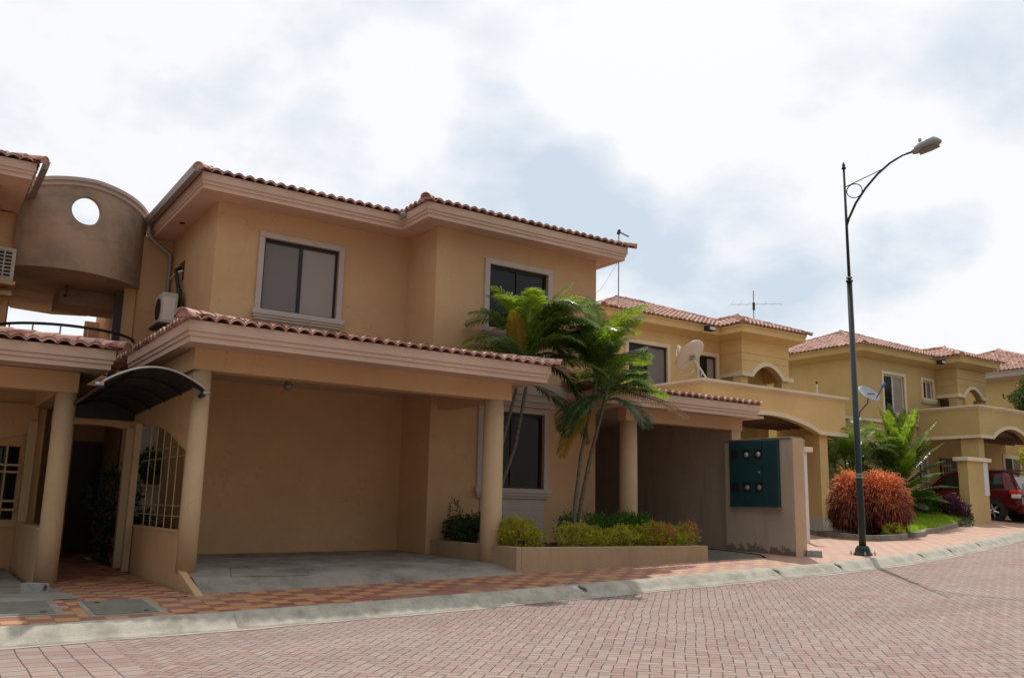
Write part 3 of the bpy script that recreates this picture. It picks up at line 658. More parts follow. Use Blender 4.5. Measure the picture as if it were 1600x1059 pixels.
# ================================================================== PLANTER
pl = thing('planter', (10.6, 12.3, -1.0), 'long low rendered planter box with a hedge at the foot of the centre house', 'planter')
m = MB(); pt = -.655
m.box(8.50, 12.82, 12.2, 12.34, -1.4, pt); m.box(8.40, 8.5, 12.2, 15.09, -1.4, pt); m.box(8.50, 8.60, 12.34, 15.09, -1.4, pt)
m.box(12.68, 12.82, 12.34, 14.08, -1.4, pt)
m.build('planter_wall', 'planter', pl, bevel=.012)
s_ = MB(); nx, ny = 30, 18; rs = random.Random(8)
s_.add([(lerp(8.6, 12.68, i/nx), lerp(12.34, 15.09, j/ny), -.72+rs.uniform(-.015, .02)) for i in range(nx+1) for j in range(ny+1)], [(i*(ny+1)+j, (i+1)*(ny+1)+j, (i+1)*(ny+1)+j+1, i*(ny+1)+j+1) for i in range(nx) for j in range(ny)])
s_.build('soil', 'soil', pl, smooth=True)

# ================================================================== foliage helpers
def leaf_quad(mb, p, d, nrm, L, Wd):
    """a small pointed leaf: base p, direction d, folded a little"""
    d = d.normalized(); s = d.cross(nrm); s = s.normalized() if s.length > 1e-5 else Vector((1, 0, 0))
    a = p+d*L*.5; b = p+d*L
    o = len(mb.v); mb.v += [tuple(p), tuple(a+s*Wd*.5), tuple(b), tuple(a-s*Wd*.5)]; mb.f.append((o, o+1, o+2, o+3))
def rv(r): 
    while True:
        v = Vector((r.uniform(-1, 1), r.uniform(-1, 1), r.uniform(-1, 1)))
        if .05 < v.length < 1: return v.normalized()
def bush_mesh(blobs, n, L, Wd, seed, droop=0., shell=.55):
    """leaves spread through the outer volume of several lumpy ellipsoids (centre, radii)"""
    r = random.Random(seed); mb = MB(); tot = sum(b[1][0]*b[1][1]*b[1][2] for b in blobs)
    for c, rad in blobs:
        ph = [r.uniform(0, 6.28) for _ in range(6)]
        for _ in range(int(n*rad[0]*rad[1]*rad[2]/tot)):
            d = rv(r); k = r.uniform(shell, 1)**.6
            lump = 1+.13*math.sin(d.x*7+ph[0])+.12*math.sin(d.y*9+ph[1])+.12*math.sin(d.z*8+ph[2])+.08*math.sin(d.x*17+ph[3]+d.z*13)
            if r.random() < .04: lump *= 1.12
            p = Vector((c[0]+d.x*rad[0]*k*lump, c[1]+d.y*rad[1]*k*lump, c[2]+d.z*rad[2]*k*lump))
            dd = (d+rv(r)*.9+Vector((0, 0, .35-droop))).normalized()
            leaf_quad(mb, p, dd, rv(r), L*r.uniform(.6, 1.3), Wd*r.uniform(.7, 1.2))
    return mb
def stems(mb_target, cx, cy, z0, spread, h, n, seed, rad=.01):
    r = random.Random(seed)
    for _ in range(n):
        a = r.uniform(0, 6.28); k = r.uniform(.2, 1)*spread
        mb_target.tube([(cx+math.cos(a)*k*.3, cy+math.sin(a)*k*.3, z0), (cx+math.cos(a)*k*.7, cy+math.sin(a)*k*.7, z0+h*.5), (cx+math.cos(a)*k, cy+math.sin(a)*k, z0+h*r.uniform(.8, 1.1))], [rad, rad*.7, rad*.4], 5)
    return mb_target
def bush(name, label, cat, loc, blobs, mk, n, L, Wd, seed, stem=(.3, .4, 12), group=None, droop=0., extra=None, shell=.55):
    t = thing(name, loc, label, cat, group)
    bush_mesh(blobs, n, L, Wd, seed, droop, shell).build('foliage', mk, t)
    stems(MB(), loc[0], loc[1], loc[2], stem[0], stem[1], stem[2], seed+1).build('stems', 'twig', t)
    if extra:
        for nm, bl, k2, n2, lab in extra: tag(bush_mesh(bl, n2, L, Wd, seed+5, droop, shell).build(nm, k2, t), lab)
    return t
G1 = 'shrubs in the planter'
rr = random.Random(21)
fb = [((lerp(9.86, 12.72, i/10), 12.74+rr.uniform(-.07, .08), -.51+rr.uniform(-.05, .05)), (rr.uniform(.2, .3), .27, rr.uniform(.15, .26))) for i in range(11)]
bush('clipped_hedge', 'long low yellow-green clipped hedge with orange tips along the planter front', 'hedge', (11.2, 12.75, -.72), fb, 'leaf_hedge', 9500, .05, .026, 4, (.3, .25, 10), G1,
     extra=[('orange_leaves', [((12.0, 12.66, -.42), (.34, .22, .17)), ((12.75, 12.6, -.38), (.17, .15, .15))], 'leaf_orange', 1100, 'orange new leaves in the hedge')])
bush('clipped_shrub', 'yellow-green shrub in the planter just right of the thick column', 'shrub', (8.85, 12.68, -.72), [((8.82, 12.75, -.48), (.36, .30, .26)), ((9.06, 12.72, -.55), (.20, .24, .16)), ((8.7, 12.8, -.42), (.18, .2, .2))], 'leaf_hedge', 4200, .05, .026, 9, (.25, .3, 14), G1)
bb = [((lerp(10.9, 13.2, i/7), 13.9+rr.uniform(-.08, .08), -.38+rr.uniform(-.02, .05)), (.33, .3, .25)) for i in range(8)]
for k in range(len(bb)): bb[k] = ((min(bb[k][0][0], 12.6), bb[k][0][1], bb[k][0][2]), bb[k][1])
bush('clipped_hedge', 'dark green back hedge in front of the right carport column', 'hedge', (11.8, 13.9, -.72), bb, 'leaf_green', 6500, .055, .028, 12, (.3, .3, 10), G1)
bush('clipped_shrub', 'dark green shrub with a tall shoot left of the thick column', 'shrub', (8.95, 14.3, -.72), [((8.88, 14.75, -.45), (.36, .32, .25)), ((9.25, 14.6, -.45), (.4, .4, .27)), ((8.82, 14.3, -.5), (.25, .5, .22)), ((8.74, 14.8, -.16), (.13, .1, .26))], 'leaf_dark', 5200, .055, .028, 15, (.3, .3, 14), G1)

# ------------------------------------------------------------------ palms
def frond_pts(base, az, el, L, droop, n=14):
    p = Vector(base); pts = [p.copy()]; e = el
    for i in range(n):
        t = (i+1)/n
        e = el-droop*(t**1.5)
        p = p+Vector((math.cos(az)*math.cos(e), math.sin(az)*math.cos(e), math.sin(e)))*(L/n); pts.append(p.copy())
    return pts
def frond(leaf, stem, base, az, el, L, droop, r, ll=.46, wd=.034, npair=38, hang=.55, t0=.16, vee=.35):
    pts = frond_pts(base, az, el, L, droop); n = len(pts)-1
    stem.tube(pts, [lerp(.014, .003, i/n) for i in range(n+1)], 5)
    sidev = Vector((-math.sin(az), math.cos(az), 0)); tw = r.uniform(-.4, .4)
    for k in range(npair):
        t = lerp(t0, 1, (k+.5)/npair); f = t*n; i = min(n-1, int(f)); q = pts[i].lerp(pts[i+1], f-i)
        d = (pts[i+1]-pts[i]).normalized(); up = sidev.cross(d).normalized()*-1
        if up.z < 0: up = -up
        prof = math.sin(math.pi*min(1, (t-t0)/(1-t0)*.86+.14))**.6
        l = ll*prof*r.uniform(.85, 1.1)
        for sgn in (1, -1):
            fwd = lerp(.55, 1.3, t)
            sv_ = (sidev*math.cos(tw*sgn)+up*(vee+.1*sgn*tw)*1.).normalized()*sgn if False else (sidev*sgn+up*(vee+r.uniform(-.12, .12)))
            dd = (d*fwd+sv_).normalized()
            a = q+dd*l*.45+Vector((0, 0, -hang*.10*l)); b = a+(dd+Vector((0, 0, -hang))).normalized()*l*.33; c_ = b+(dd*.7+Vector((0, 0, -hang*2))).normalized()*l*.25
            wv = dd.cross(up).normalized()*wd*.5*(.6+.4*prof)
            o = len(leaf.v); leaf.v += [tuple(q-wv*.5), tuple(q+wv*.5), tuple(a+wv), tuple(a-wv), tuple(b+wv*.75), tuple(b-wv*.75), tuple(c_)]
            leaf.f += [(o, o+1, o+2, o+3), (o+3, o+2, o+4, o+5), (o+5, o+4, o+6)]
def palm(name, label, loc, trunks, seed, group=None):
    """trunks: list of (trunk points, radius, [fronds (az,el,L,droop,kind)])"""
    t = thing(name, loc, label, 'palm', group); r = random.Random(seed)
    L = {}
    for pts, rad, fr in trunks:
        if len(fr) > 9: fr = fr+[(r.uniform(0, 360), r.uniform(48, 82), r.uniform(1.6, 2.0), r.uniform(60, 105), r.choice('ggp')) for _ in range(8)]
        fr = [(f[0], f[1], f[2]*((.9 if fr[0][2] == 2.0 and fr[0][0] in (300, 340) else .8) if len(fr) > 12 and f[1] > 12 and f[4] != 'd' else 1), *f[3:]) for f in fr]
        m = MB(); P = []; Rr = []
        for i in range(len(pts)-1):
            a, b = Vector(pts[i]), Vector(pts[i+1]); n = max(2, int((b-a).length/.07))
            for k in range(n):
                P.append(a.lerp(b, k/n)); f = (i+k/n)/(len(pts)-1); Rr.append(lerp(rad, rad*.7, f)*(1.+(.10 if k % 2 else -.02)))
        P.append(Vector(pts[-1])); Rr.append(rad*.7); m.tube(P, Rr, 9); m.build('trunk', 'bark', t, smooth=False)
        tip = Vector(pts[-1]); d = (Vector(pts[-1])-Vector(pts[-2])).normalized(); cs = MB(); cs.tube([tip-d*.05, tip+d*.25, tip+d*.5], [rad*.8, rad*.75, rad*.3], 9)
        cs.build('crownshaft', 'green_stem', t, smooth=True)
        for (az, el, ln, dr, kind, *ex) in fr:
            lf, st = L.setdefault(kind, (MB(), MB()))
            kw = ex[0] if ex else {}
            b0 = tip+d*r.uniform(.0, .4)
            lf2, st2 = MB(), MB(); frond(lf2, st2, kw.pop('base', b0) if 'base' in kw else b0, R(az), R(el), ln, R(dr), r, **kw)
            mk = {'g': 'leaf_palm', 'p': 'leaf_palm_pale', 'y': 'leaf_yellow', 'd': 'leaf_dry', 'k': 'leaf_dark'}[kind]
            f_ = lf2.build('frond', mk, t); st2.build('stalk', 'green_stem' if kind != 'd' else 'twig', f_, smooth=True)
            if kind == 'y': f_['label'] = 'yellowing palm frond'
            if kind == 'd': f_['label'] = 'dried brown palm frond'
    return t
# azimuth: 0 = along the street to the right (+X), 90 = away, 180 = left, 270 = towards the road
pg = 'feather palms in front of the wing'
palm('palm_tree', 'feather palm left of the lower window, its crown spreading over the carport eave', (8.75, 13.8, -.72), [
    ([(8.70, 13.85, -.72), (8.80, 13.8, 0.), (9.00, 13.75, .8), (9.40, 13.7, 2.35)], .042,
     [(300, 72, 2.0, 60, 'g'), (20, 66, 2.0, 95, 'p'), (330, 58, 2.0, 105, 'g'), (200, 66, 1.5, 95, 'p'), (250, 78, 2.0, 55, 'g'), (150, 62, 1.5, 90, 'g'), (0, 20, 1.9, 95, 'k'), (345, -15, 1.9, 55, 'k'), (225, 74, 1.6, 40, 'y', dict(ll=.30)), (320, 30, 2.0, 70, 'g'), (190, 28, 1.4, 60, 'p')]),
    ([(8.95, 13.9, -.72), (9.05, 13.85, .1), (9.42, 13.8, 1.1), (9.74, 13.8, 2.75)], .04,
     [(340, 76, 2.0, 100, 'p'), (10, 66, 2.0, 115, 'g'), (180, 80, 1.9, 60, 'g'), (270, 60, 1.9, 100, 'g'), (355, 44, 1.9, 120, 'g'), (120, 76, 1.9, 60, 'p'), (170, 38, 1.2, 80, 'y', dict(ll=.28)),
      (330, 84, 2.0, 50, 'g'), (20, 52, 1.9, 95, 'p'), (300, 45, 1.8, 95, 'p'), (345, 60, 2.0, 110, 'g'), (235, 74, 1.9, 70, 'g'), (320, 10, 1.7, 60, 'k'), (355, 78, 2.0, 75, 'g'), (45, 70, 2.0, 80, 'p'), (200, 72, 1.8, 80, 'g'), (285, 66, 1.9, 85, 'g'), (310, 74, 2.0, 75, 'p'), (5, 30, 1.9, 90, 'p'), (160, 66, 1.8, 75, 'p')])], 31, pg)
palm('palm_tree', 'twin-trunk feather palm between the lower window and the right carport', (10.5, 13.3, -.72), [
    ([(10.42, 13.3, -.72), (10.47, 13.3, .1), (10.60, 13.3, 1.0), (10.98, 13.3, 2.45)], .040,
     [(80, 82, 2.0, 30, 'g'), (140, 72, 2.0, 40, 'g'), (10, 68, 1.9, 60, 'g'), (340, 50, 1.6, 70, 'g'), (200, 70, 1.6, 75, 'k'), (0, 24, 1.6, 40, 'g'), (250, 62, 1.6, 90, 'g'), (300, 72, 1.6, 60, 'g'), (352, 50, 1.3, 60, 'y', dict(ll=.26)), (60, 74, 1.9, 50, 'g')]),
    ([(10.56, 13.35, -.72), (10.65, 13.35, .1), (10.84, 13.3, 1.0), (11.14, 13.3, 1.95)], .044,
     [(345, 74, 1.8, 60, 'p'), (20, 48, 1.6, 60, 'p'), (182, -22, 1.5, 55, 'y', dict(ll=.45)), (200, -5, 1.8, 65, 'k'), (352, -2, 2.1, 28, 'd', dict(ll=.36)), (345, 24, 1.8, 45, 'g'), (270, 5, 1.4, 75, 'k'), (160, 70, 1.9, 50, 'g'), (195, 8, 1.7, 80, 'k'), (5, 62, 1.8, 70, 'g')])], 47, pg)

# ================================================================== METER WALL, CABINET, BLOCKS, LIDS
mw = thing('meter_wall', (15.5, 13.1, -.85), 'freestanding rendered wall end carrying the teal meter cabinet', 'wall')
m = MB(); m.box(15.35, 15.70, 12.18, 14.05, -1.1, 1.545); m.build('wall_body', 'mouldy_render', mw, bevel=.01)
m = MB(); m.box(15.352, 15.70, 12.165, 12.18, -1.0, 1.543); m.build('end_face', 'tan_side', mw)
m = MB(); m.box(15.31, 15.73, 12.2, 14.08, 1.545, 1.575); m.build('coping', 'concrete', mw, bevel=.006)
mc = thing('meter_cabinet', (15.3, 13.1, .1), 'dark teal steel meter cabinet with six round meter openings', 'meter cabinet')
m = MB(); m.box(15.26, 15.345, 12.93, 13.84, .10, 1.525); m.build('door', 'cabinet', mc, bevel=.006)
for zz_h in (.35, 1.25):
    m = MB(); m.tube([(15.255, 13.82, zz_h-.05), (15.255, 13.82, zz_h+.05)], .012, 8); m.build('hinge', 'cabinet', mc)
m = MB(); m.box(15.262, 15.346, 12.50, 12.915, .105, 1.52); m.build('side_panel', 'cabinet', mc, bevel=.006)
m = MB(); m.box(15.20, 15.345, 12.47, 12.97, .085, .10); m.box(15.24, 15.345, 12.97, 13.86, .088, .10); m.build('lip', 'galv', mc)
for y in (13.69, 13.36, 13.03):
    for z in (1.24, .53):
        m = MB(); m.box(15.256, 15.26, y-.115, y+.095, z-.10, z+.10); fo = m.build('meter_opening', 'black', mc)
        if not (y > 13.6):
            m = MB(); m.lathe((15.20, y-.045, z-.02), [(.03, 0), (.052, .012), (.06, .05)], 20, 'x'); m.build('meter', 'galv' if z > 1 else 'lamphead', fo, smooth=True)
m = MB(); m.lathe((15.235, 12.99, .84), [(.018, 0), (.024, .012), (.024, .028)], 14, 'x'); m.build('lock', 'galv', mc, smooth=True)
def cblock(loc, label, rz):
    t = thing('concrete_block', loc, label, 'concrete block', 'grey concrete blocks on the ground'); x, y, z = loc; m = MB()
    L, Wd, h = .15, .075, .125
    ring = 20; hole = .042
    # block with a round hole through its short end
    for s_ in (-1, 1):
        o = len(m.v); out = []
        for k in range(ring):
            a = 2*math.pi*k/ring; c_, s2 = math.cos(a), math.sin(a); q = 1/max(abs(c_)/Wd, abs(s2)/(h/2))
            out.append((s_*L, c_*q, h/2+s2*q))
        inn = [(s_*L, math.cos(2*math.pi*k/ring)*hole, h/2+math.sin(2*math.pi*k/ring)*hole) for k in range(ring)]
        m.add(out+inn, [(k, (k+1) % ring, ring+(k+1) % ring, ring+k) for k in range(ring)])
    m.add([(-L, math.cos(2*math.pi*k/ring)*hole, h/2+math.sin(2*math.pi*k/ring)*hole) for k in range(ring)]+[(L, math.cos(2*math.pi*k/ring)*hole, h/2+math.sin(2*math.pi*k/ring)*hole) for k in range(ring)], [(k, (k+1) % ring, ring+(k+1) % ring, ring+k) for k in range(ring)])
    m.add([(-L, -Wd, 0), (L, -Wd, 0), (L, Wd, 0), (-L, Wd, 0), (-L, -Wd, h), (L, -Wd, h), (L, Wd, h), (-L, Wd, h)], [(0, 1, 2, 3), (4, 5, 6, 7), (0, 1, 5, 4), (3, 2, 6, 7)])
    ca, sa = math.cos(rz), math.sin(rz); m.v = [(x+a*ca-b_*sa, y+a*sa+b_*ca, z+c_) for a, b_, c_ in m.v]
    m.build('block_body', 'block', t)
    m = MB(); m.v = []; m.add([(-L*.9, math.cos(2*math.pi*k/12)*hole*.98, h/2+math.sin(2*math.pi*k/12)*hole*.98) for k in range(12)], [tuple(range(12))]); m.v = [(x+a*ca-b_*sa, y+a*sa+b_*ca, z+c_) for a, b_, c_ in m.v]
    m.build('hole_end', 'black', t)
cblock((1.60, 13.42, -1.25), 'grey concrete block with a round hole beside the left column', R(-42))
cblock((15.75, 12.03, zp(15.75, 12.03)+.0), 'small grey concrete block at the foot of the meter wall', R(-50))
def lid(name, label, x0, x1, y0, y1, seed):
    r = random.Random(seed); t = thing(name, (x0, y0, zp(x0, y0)), label, 'utility cover', 'concrete utility covers in the pavement')
    z = zp((x0+x1)/2, (y0+y1)/2); m = MB()
    def zz_(x, y): return zp(x, y)+.006
    nx_ = 8
    def slab(a0, a1, b0, b1, dz, mk, nm):
        m = MB(); vs = [(lerp(a0, a1, i/nx_), b, zz_(lerp(a0, a1, i/nx_), b)+dz) for i in range(nx_+1) for b in (b0, b1)]
        lo = [(x, y, z-.06) for x, y, z in vs]; nn = len(vs)
        fs = [(2*i, 2*i+2, 2*i+3, 2*i+1) for i in range(nx_)]+[(2*i, 2*i+nn, 2*i+2+nn, 2*i+2) for i in range(nx_)]+[(2*i+1, 2*i+3, 2*i+3+nn, 2*i+1+nn) for i in range(nx_)]+[(0, 1, 1+nn, nn), (2*nx_, 2*nx_+1, 2*nx_+1+nn, 2*nx_+nn)]
        m.add(vs+lo, fs); return m.build(nm, mk, t)
    slab(x0, x1, y0, y1, 0., 'concrete', 'surround'); slab(x0+.06, x1-.09, y0+.07, y1-.06, .006, 'lid', 'cover')
    for hx, hy in ((x1-.20, y0+.2), (x0+.2, y1-.2)):
        m = MB(); m.lathe((hx, hy, zz_(hx, hy)+.004), [(.032, 0), (.032, .006)], 12); m.build('lifting_hole', 'black', t)
lid('utility_cover', 'dark grey concrete utility cover in front of the passage', 1.88, 2.70, 10.90, 12.0, 5)
lid('utility_cover', 'wide worn concrete utility cover at the lower left edge of the photo', .30, 1.66, 11.12, 12.2, 6)

# ================================================================== STREET LAMP
lx, ly = 17.12, 11.84; lz = zp(lx, ly)
sl = thing('street_lamp', (lx, ly, lz), 'tall dark green street lamp with curved arm on the pavement', 'street lamp')
S = .973
m = MB(); m.tube([(lx, ly, lz), (lx, ly, lz+.8), (lx, ly, lz+6.2*S)], [.076, .072, .058], 20); m.tube([(lx, ly, lz+6.2*S), (lx, ly, lz+8.95*S)], [.036, .026], 16); m.build('pole', 'pole', sl, smooth=True)
m = MB(); m.lathe((lx, ly, lz), [(.20, 0), (.20, .03), (.17, .06), (.15, .14), (.11, .20)], 8); m.build('base', 'pole', sl)
for k in range(4):
    a = R(45+90*k); m = MB(); m.tube([(lx+.24*math.cos(a), ly+.24*math.sin(a), lz), (lx+.24*math.cos(a), ly+.24*math.sin(a), lz+.09)], .012, 8); m.lathe((lx+.24*math.cos(a), ly+.24*math.sin(a), lz+.03), [(.025, 0), (.025, .02)], 6); m.build('anchor_bolt', 'galv', sl)
for zc_, r_, mk in ((1.62, .092, 'lamphead'), (1.68, .084, 'lamphead'), (6.16*S, .078, 'pole'), (6.24*S, .068, 'lamphead')):
    m = MB(); m.lathe((lx, ly, lz+zc_), [(r_-.012, 0), (r_, .01), (r_, .035), (r_-.012, .045)], 20); m.build('collar', mk, sl, smooth=False)
m = MB(); m.lathe((lx, ly, lz+8.93*S), [(.05, 0), (.055, .02), (.03, .05), (.04, .08), (.025, .12), (.01, .17)], 14); m.build('finial', 'pole', sl, smooth=True)
ad = Vector((.5, -.866, 0))
def A(u, z): return (lx+ad.x*u, ly+ad.y*u, lz+z*S)
m = MB(); m.tube([A(0, 7.52), A(.06, 7.7), A(.22, 8.05), A(.44, 8.38), A(.70, 8.68), A(.98, 8.92), A(1.25, 9.07), A(1.50, 9.13)], [.028, .028, .028, .027, .026, .025, .024, .024], 12); m.build('arm', 'pole', sl, smooth=True)
m = MB(); m.tube([A(0, 8.47), A(.9, 8.83)], .012, 8); ring = [A(.205+.165*math.cos(2*math.pi*k/28), 8.355+.17*math.sin(2*math.pi*k/28)) for k in range(29)]; m.tube(ring, .012, 6, cap=False); m.build('scrollwork', 'pole', sl, smooth=True)
# lamp head, a long bowl tilted up
hd = MB(); secs = [(0, .075, .07, .0), (.07, .12, .10, 0), (.19, .155, .145, .012), (.36, .17, .175, .02), (.50, .155, .155, .015), (.59, .10, .09, 0), (.63, .03, .03, -.005)]
perp = Vector((-ad.y, ad.x, 0)); tilt = R(17); o = Vector(A(1.46, 9.10)); ax = ad*math.cos(tilt)+Vector((0, 0, math.sin(tilt))); upv = Vector((0, 0, 1))*math.cos(tilt)-ad*math.sin(tilt)
vs = []
for s_, hw, hh, dz in secs:
    for k in range(16):
        a = 2*math.pi*k/16; y_ = math.cos(a)*hw; z_ = math.sin(a)*(hh if math.sin(a) > 0 else hh*.55)
        vs.append(o+ax*s_+perp*y_+upv*(z_+dz))
hd.add(vs, [(i*16+k, i*16+(k+1) % 16, (i+1)*16+(k+1) % 16, (i+1)*16+k) for i in range(len(secs)-1) for k in range(16)]+[tuple(range(16))]); lh = hd.build('lamp_head', 'lamphead', sl, smooth=True)
ln = MB(); vs = []
for s_, hw in ((.13, .09), (.22, .13), (.36, .145), (.48, .12), (.55, .06)):
    for k in range(9): 
        a = math.pi*k/8; vs.append(o+ax*s_+perp*math.cos(a)*hw+upv*(-.05-math.sin(a)*.07))
ln.add(vs, [(i*9+k, i*9+k+1, (i+1)*9+k+1, (i+1)*9+k) for i in range(4) for k in range(8)]); ln.build('lens', 'lens', lh, smooth=True)
ph = MB(); q = o+ax*.24+upv*.13; ph.tube([q, q+upv*.05, q+upv*.11], [.04, .04, .035], 12); ph.build('light_sensor', 'lamphead', lh, smooth=True)

rl_ = random.Random(101); m = MB()
for _ in range(260):
    x = rl_.choice([rl_.uniform(8.3, 13.5), rl_.uniform(3.5, 18)]); y = rl_.choice([yk(x)+abs(rl_.gauss(0, .5)), 12.18-abs(rl_.gauss(0, .25)), yk(x)-.55-abs(rl_.gauss(0, .3))])
    if y > 12.17: continue
    z = (zp(x, y) if y > yk(x) else (zroad(x, y) if y < yk(x)-.42 else zt(x)-.06))+.008
    a = rl_.uniform(0, 6.28); leaf_quad(m, Vector((x, y, z)), Vector((math.cos(a), math.sin(a), rl_.uniform(0, .3))), Vector((0, 0, 1)), rl_.uniform(.03, .07), rl_.uniform(.012, .03))
tag(m.build('fallen_leaves', 'leaf_dry'), 'dry fallen leaves scattered on the pavement and along the kerb', 'leaf litter', kind='stuff')
# thin sheet joints scored in the carport floor
m = MB()
for a, b_ in (((3.9, 12.6), (5.0, 12.55)), ((5.0, 12.55), (5.25, 13.4)), ((3.9, 12.6), (4.1, 13.3)), ((4.1, 13.35), (5.25, 13.4)), ((6.3, 12.3), (6.4, 16.2))):
    d = Vector((b_[0]-a[0], b_[1]-a[1])).normalized(); nx_, ny_ = -d.y*.012, d.x*.012; K = 8; vs = []
    for i in range(K+1):
        x, y = lerp(a[0], b_[0], i/K), lerp(a[1], b_[1], i/K); ze = zp(x, 12.2)+.03; zf = lerp(-.985, -.93, (x-3.32)/5.2)
        z = (lerp(ze, lerp(ze, zf, .72), (y-12.2)/.42) if y < 12.62 else lerp(lerp(ze, zf, .72), zf, (y-12.62)/.48) if y < 13.1 else zf+.03*(y-13.1)/3.3)+.003
        vs += [(x-nx_, y-ny_, z), (x+nx_, y+ny_, z)]
    m.add(vs, [(2*i, 2*i+1, 2*i+3, 2*i+2) for i in range(K)])
tag(m.build('slab_joints', 'lid'), 'dark joints between the carport floor slabs', 'joints', kind='structure')

# ================================================================== NEIGHBOUR HOUSE (left edge)
nh = thing('two_storey_house', (1.9, 14.8, -1.3), 'tan house cut by the left edge, with low carport roof and tall eave', 'house', 'tiled-roof houses along the street')
smooth_sides(column(nh, 1.90, 14.95, -1.32, 1.55, .155, .97))
b = MB(); b.box(-5, 2.04, 14.8, 15.08, 1.545, 1.86); b.box(1.78, 2.04, 15.08, 18, 1.545, 1.85); b.build('beam', 'tan', nh, bevel=.006)
ce = MB(); ce.box(-5, 2.3, 14.25, 18.0, 1.868, 1.9); ce.build('ceiling', 'trim', nh)
eaves(nh, [(-5, 14.2), (2.36, 14.2), (2.36, 17.8)], 1.86, .4)
r_ = MB(); tile_face(r_, (-5, 14.1), (1, 0), (0, 1), 7.46, 3.3, 2.15, R(10), lambda u: min(3.3, 7.46-u)); tile_face(r_, (2.46, 14.1), (0, 1), (-1, 0), 3.6, 1.7, 2.15, R(10), lambda u: min(1.7, u))
cap_run(r_, (2.52, 14.05, 2.20), (.5, 16.05, 2.20+2.0*math.tan(R(10))), .115)
r_.build('carport_roof', 'tile', nh)
wl = MB(); wl.wall('y', 18.0, -5, 2.0, -1.4, 1.87, [(.2, 1.66, -.42, .85)]); wl.wall('y', 17.6, -5, .78, 1.8, 5.45); wl.wall('x', .78, 17.6, 21.4, 1.8, 5.45, t=-.15); wl.wall('y', 21.4, .6, 1.41, 1.8, 5.45); wl.wall('x', 1.41, 21.4, 25, -1.4, 5.45, t=-.15); wl.wall('x', 2.0, 18, 25, -1.4, 2.1, t=-.15)
wl.build('wall', 'tan', nh)
a_ = MB(); a_.box(-1, 1.9, 17.96, 17.99, -.55, -.45); a_.build('ledge', 'tan_side', nh)
p = MB(); p.box(1.72, 1.86, 17.78, 17.95, -1.4, 1.3); p.build('post', 'cream_metal', nh)
gg = MB(); gg.box(-.5, 1.68, 18.3, 18.32, -.5, 1.0); gg.build('window_pane', 'glass_dark', nh)
grille(nh, 'y', 17.93, -.5, 1.68, -.42, .85, [.25+i*.24 for i in range(6)], (-.25, -.10, .40, .52), r=.014)
sp = MB(); sp.prism([(-.6, .62), (.2, .72), (.8, .84), (1.3, .96), (1.86, 1.12), (1.86, 1.6), (-.6, 1.6)], 'y', 17.9, 18.02); sp.build('arch_spandrel', 'tan', nh)
lw = MB(); lw.box(1.74, 1.90, 14.97, 17.9, -1.4, -.5); lw.box(1.725, 1.915, 14.97, 17.9, -.5, -.46); lw.build('low_wall', 'tan_side', nh)
NZ = 5.42
eaves(nh, [(-5, 16.95), (1.22, 16.95), (1.22, 25)], NZ, .5)
sf = MB(); sf.box(-5, 1.21, 16.99, 25, NZ+.006, NZ+.05); sf.build('soffit', 'trim', nh)
r_ = MB(); tile_face(r_, (-5, 16.85), (1, 0), (0, 1), 6.32, 3.6, NZ+.29, PITCH, lambda u: min(3.6, 6.32-u)); tile_face(r_, (1.32, 16.85), (0, 1), (-1, 0), 8, 3.6, NZ+.29, PITCH, lambda u: min(3.6, u)); cap_run(r_, (1.36, 16.81, NZ+.34), (-2.28, 20.45, NZ+.34+3.64*math.tan(PITCH))); r_.build('roof', 'tile', nh)
g = MB(); g.prism([(1.34, NZ+.24), (1.45, NZ+.24), (1.48, NZ+.38), (1.36, NZ+.36)], 'y', 16.95, 21.7); gt = g.build('gutter', 'gutter', nh)
dp = MB(); dp.tube([(1.40, 21.55, NZ+.24), (1.40, 21.5, NZ+.02), (1.30, 21.3, NZ-.08), (.7, 21.2, NZ-.22), (.3, 21.2, NZ-.3)], .045, 8); dp.build('downpipe', 'gutter', gt, smooth=True)
sh = MB(); sh.box(.4, 1.30, 18.80, 19.22, 3.90, 3.97); sh.box(.4, 1.27, 18.95, 19.22, 3.72, 3.80); sh.build('shelf', 'tan_side', nh); sh = MB(); sh.box(.6, 1.24, 19.2, 21.38, 1.9, 5.4); sh.build('side_bay', 'tan', nh)
dwy = MB(); dwy.add([(-8, 12.16, zp(-8, 12.16)+.0), (1.62, 12.16, zp(1.6, 12.16)+.01), (1.62, 14.8, -1.26), (1.62, 18.1, -1.24), (-8, 18.1, -1.24), (-8, 14.8, -1.27)], [(0, 1, 2, 5), (5, 2, 3, 4)]); dwy.add([(1.62, 12.16, zp(1.6, 12.16)+.01), (2.0, 12.22, zp(2, 12.2)+.008), (1.95, 13.4, -1.262), (1.85, 14.8, -1.264), (1.62, 14.8, -1.26)], [(0, 1, 2, 3, 4)])
tag(dwy.build('driveway', 'concrete'), 'stained concrete carport floor at the left edge', 'driveway', kind='structure')
pa = MB(); pa.add([(1.9, 12.0, -1.262), (3.2, 12.0, -1.21), (3.2, 24, -1.20), (1.9, 24, -1.235)], [(0, 1, 2, 3)]); tag(pa.build('path', 'paving'), 'dark tiled passage between the two left houses', 'path', kind='structure')

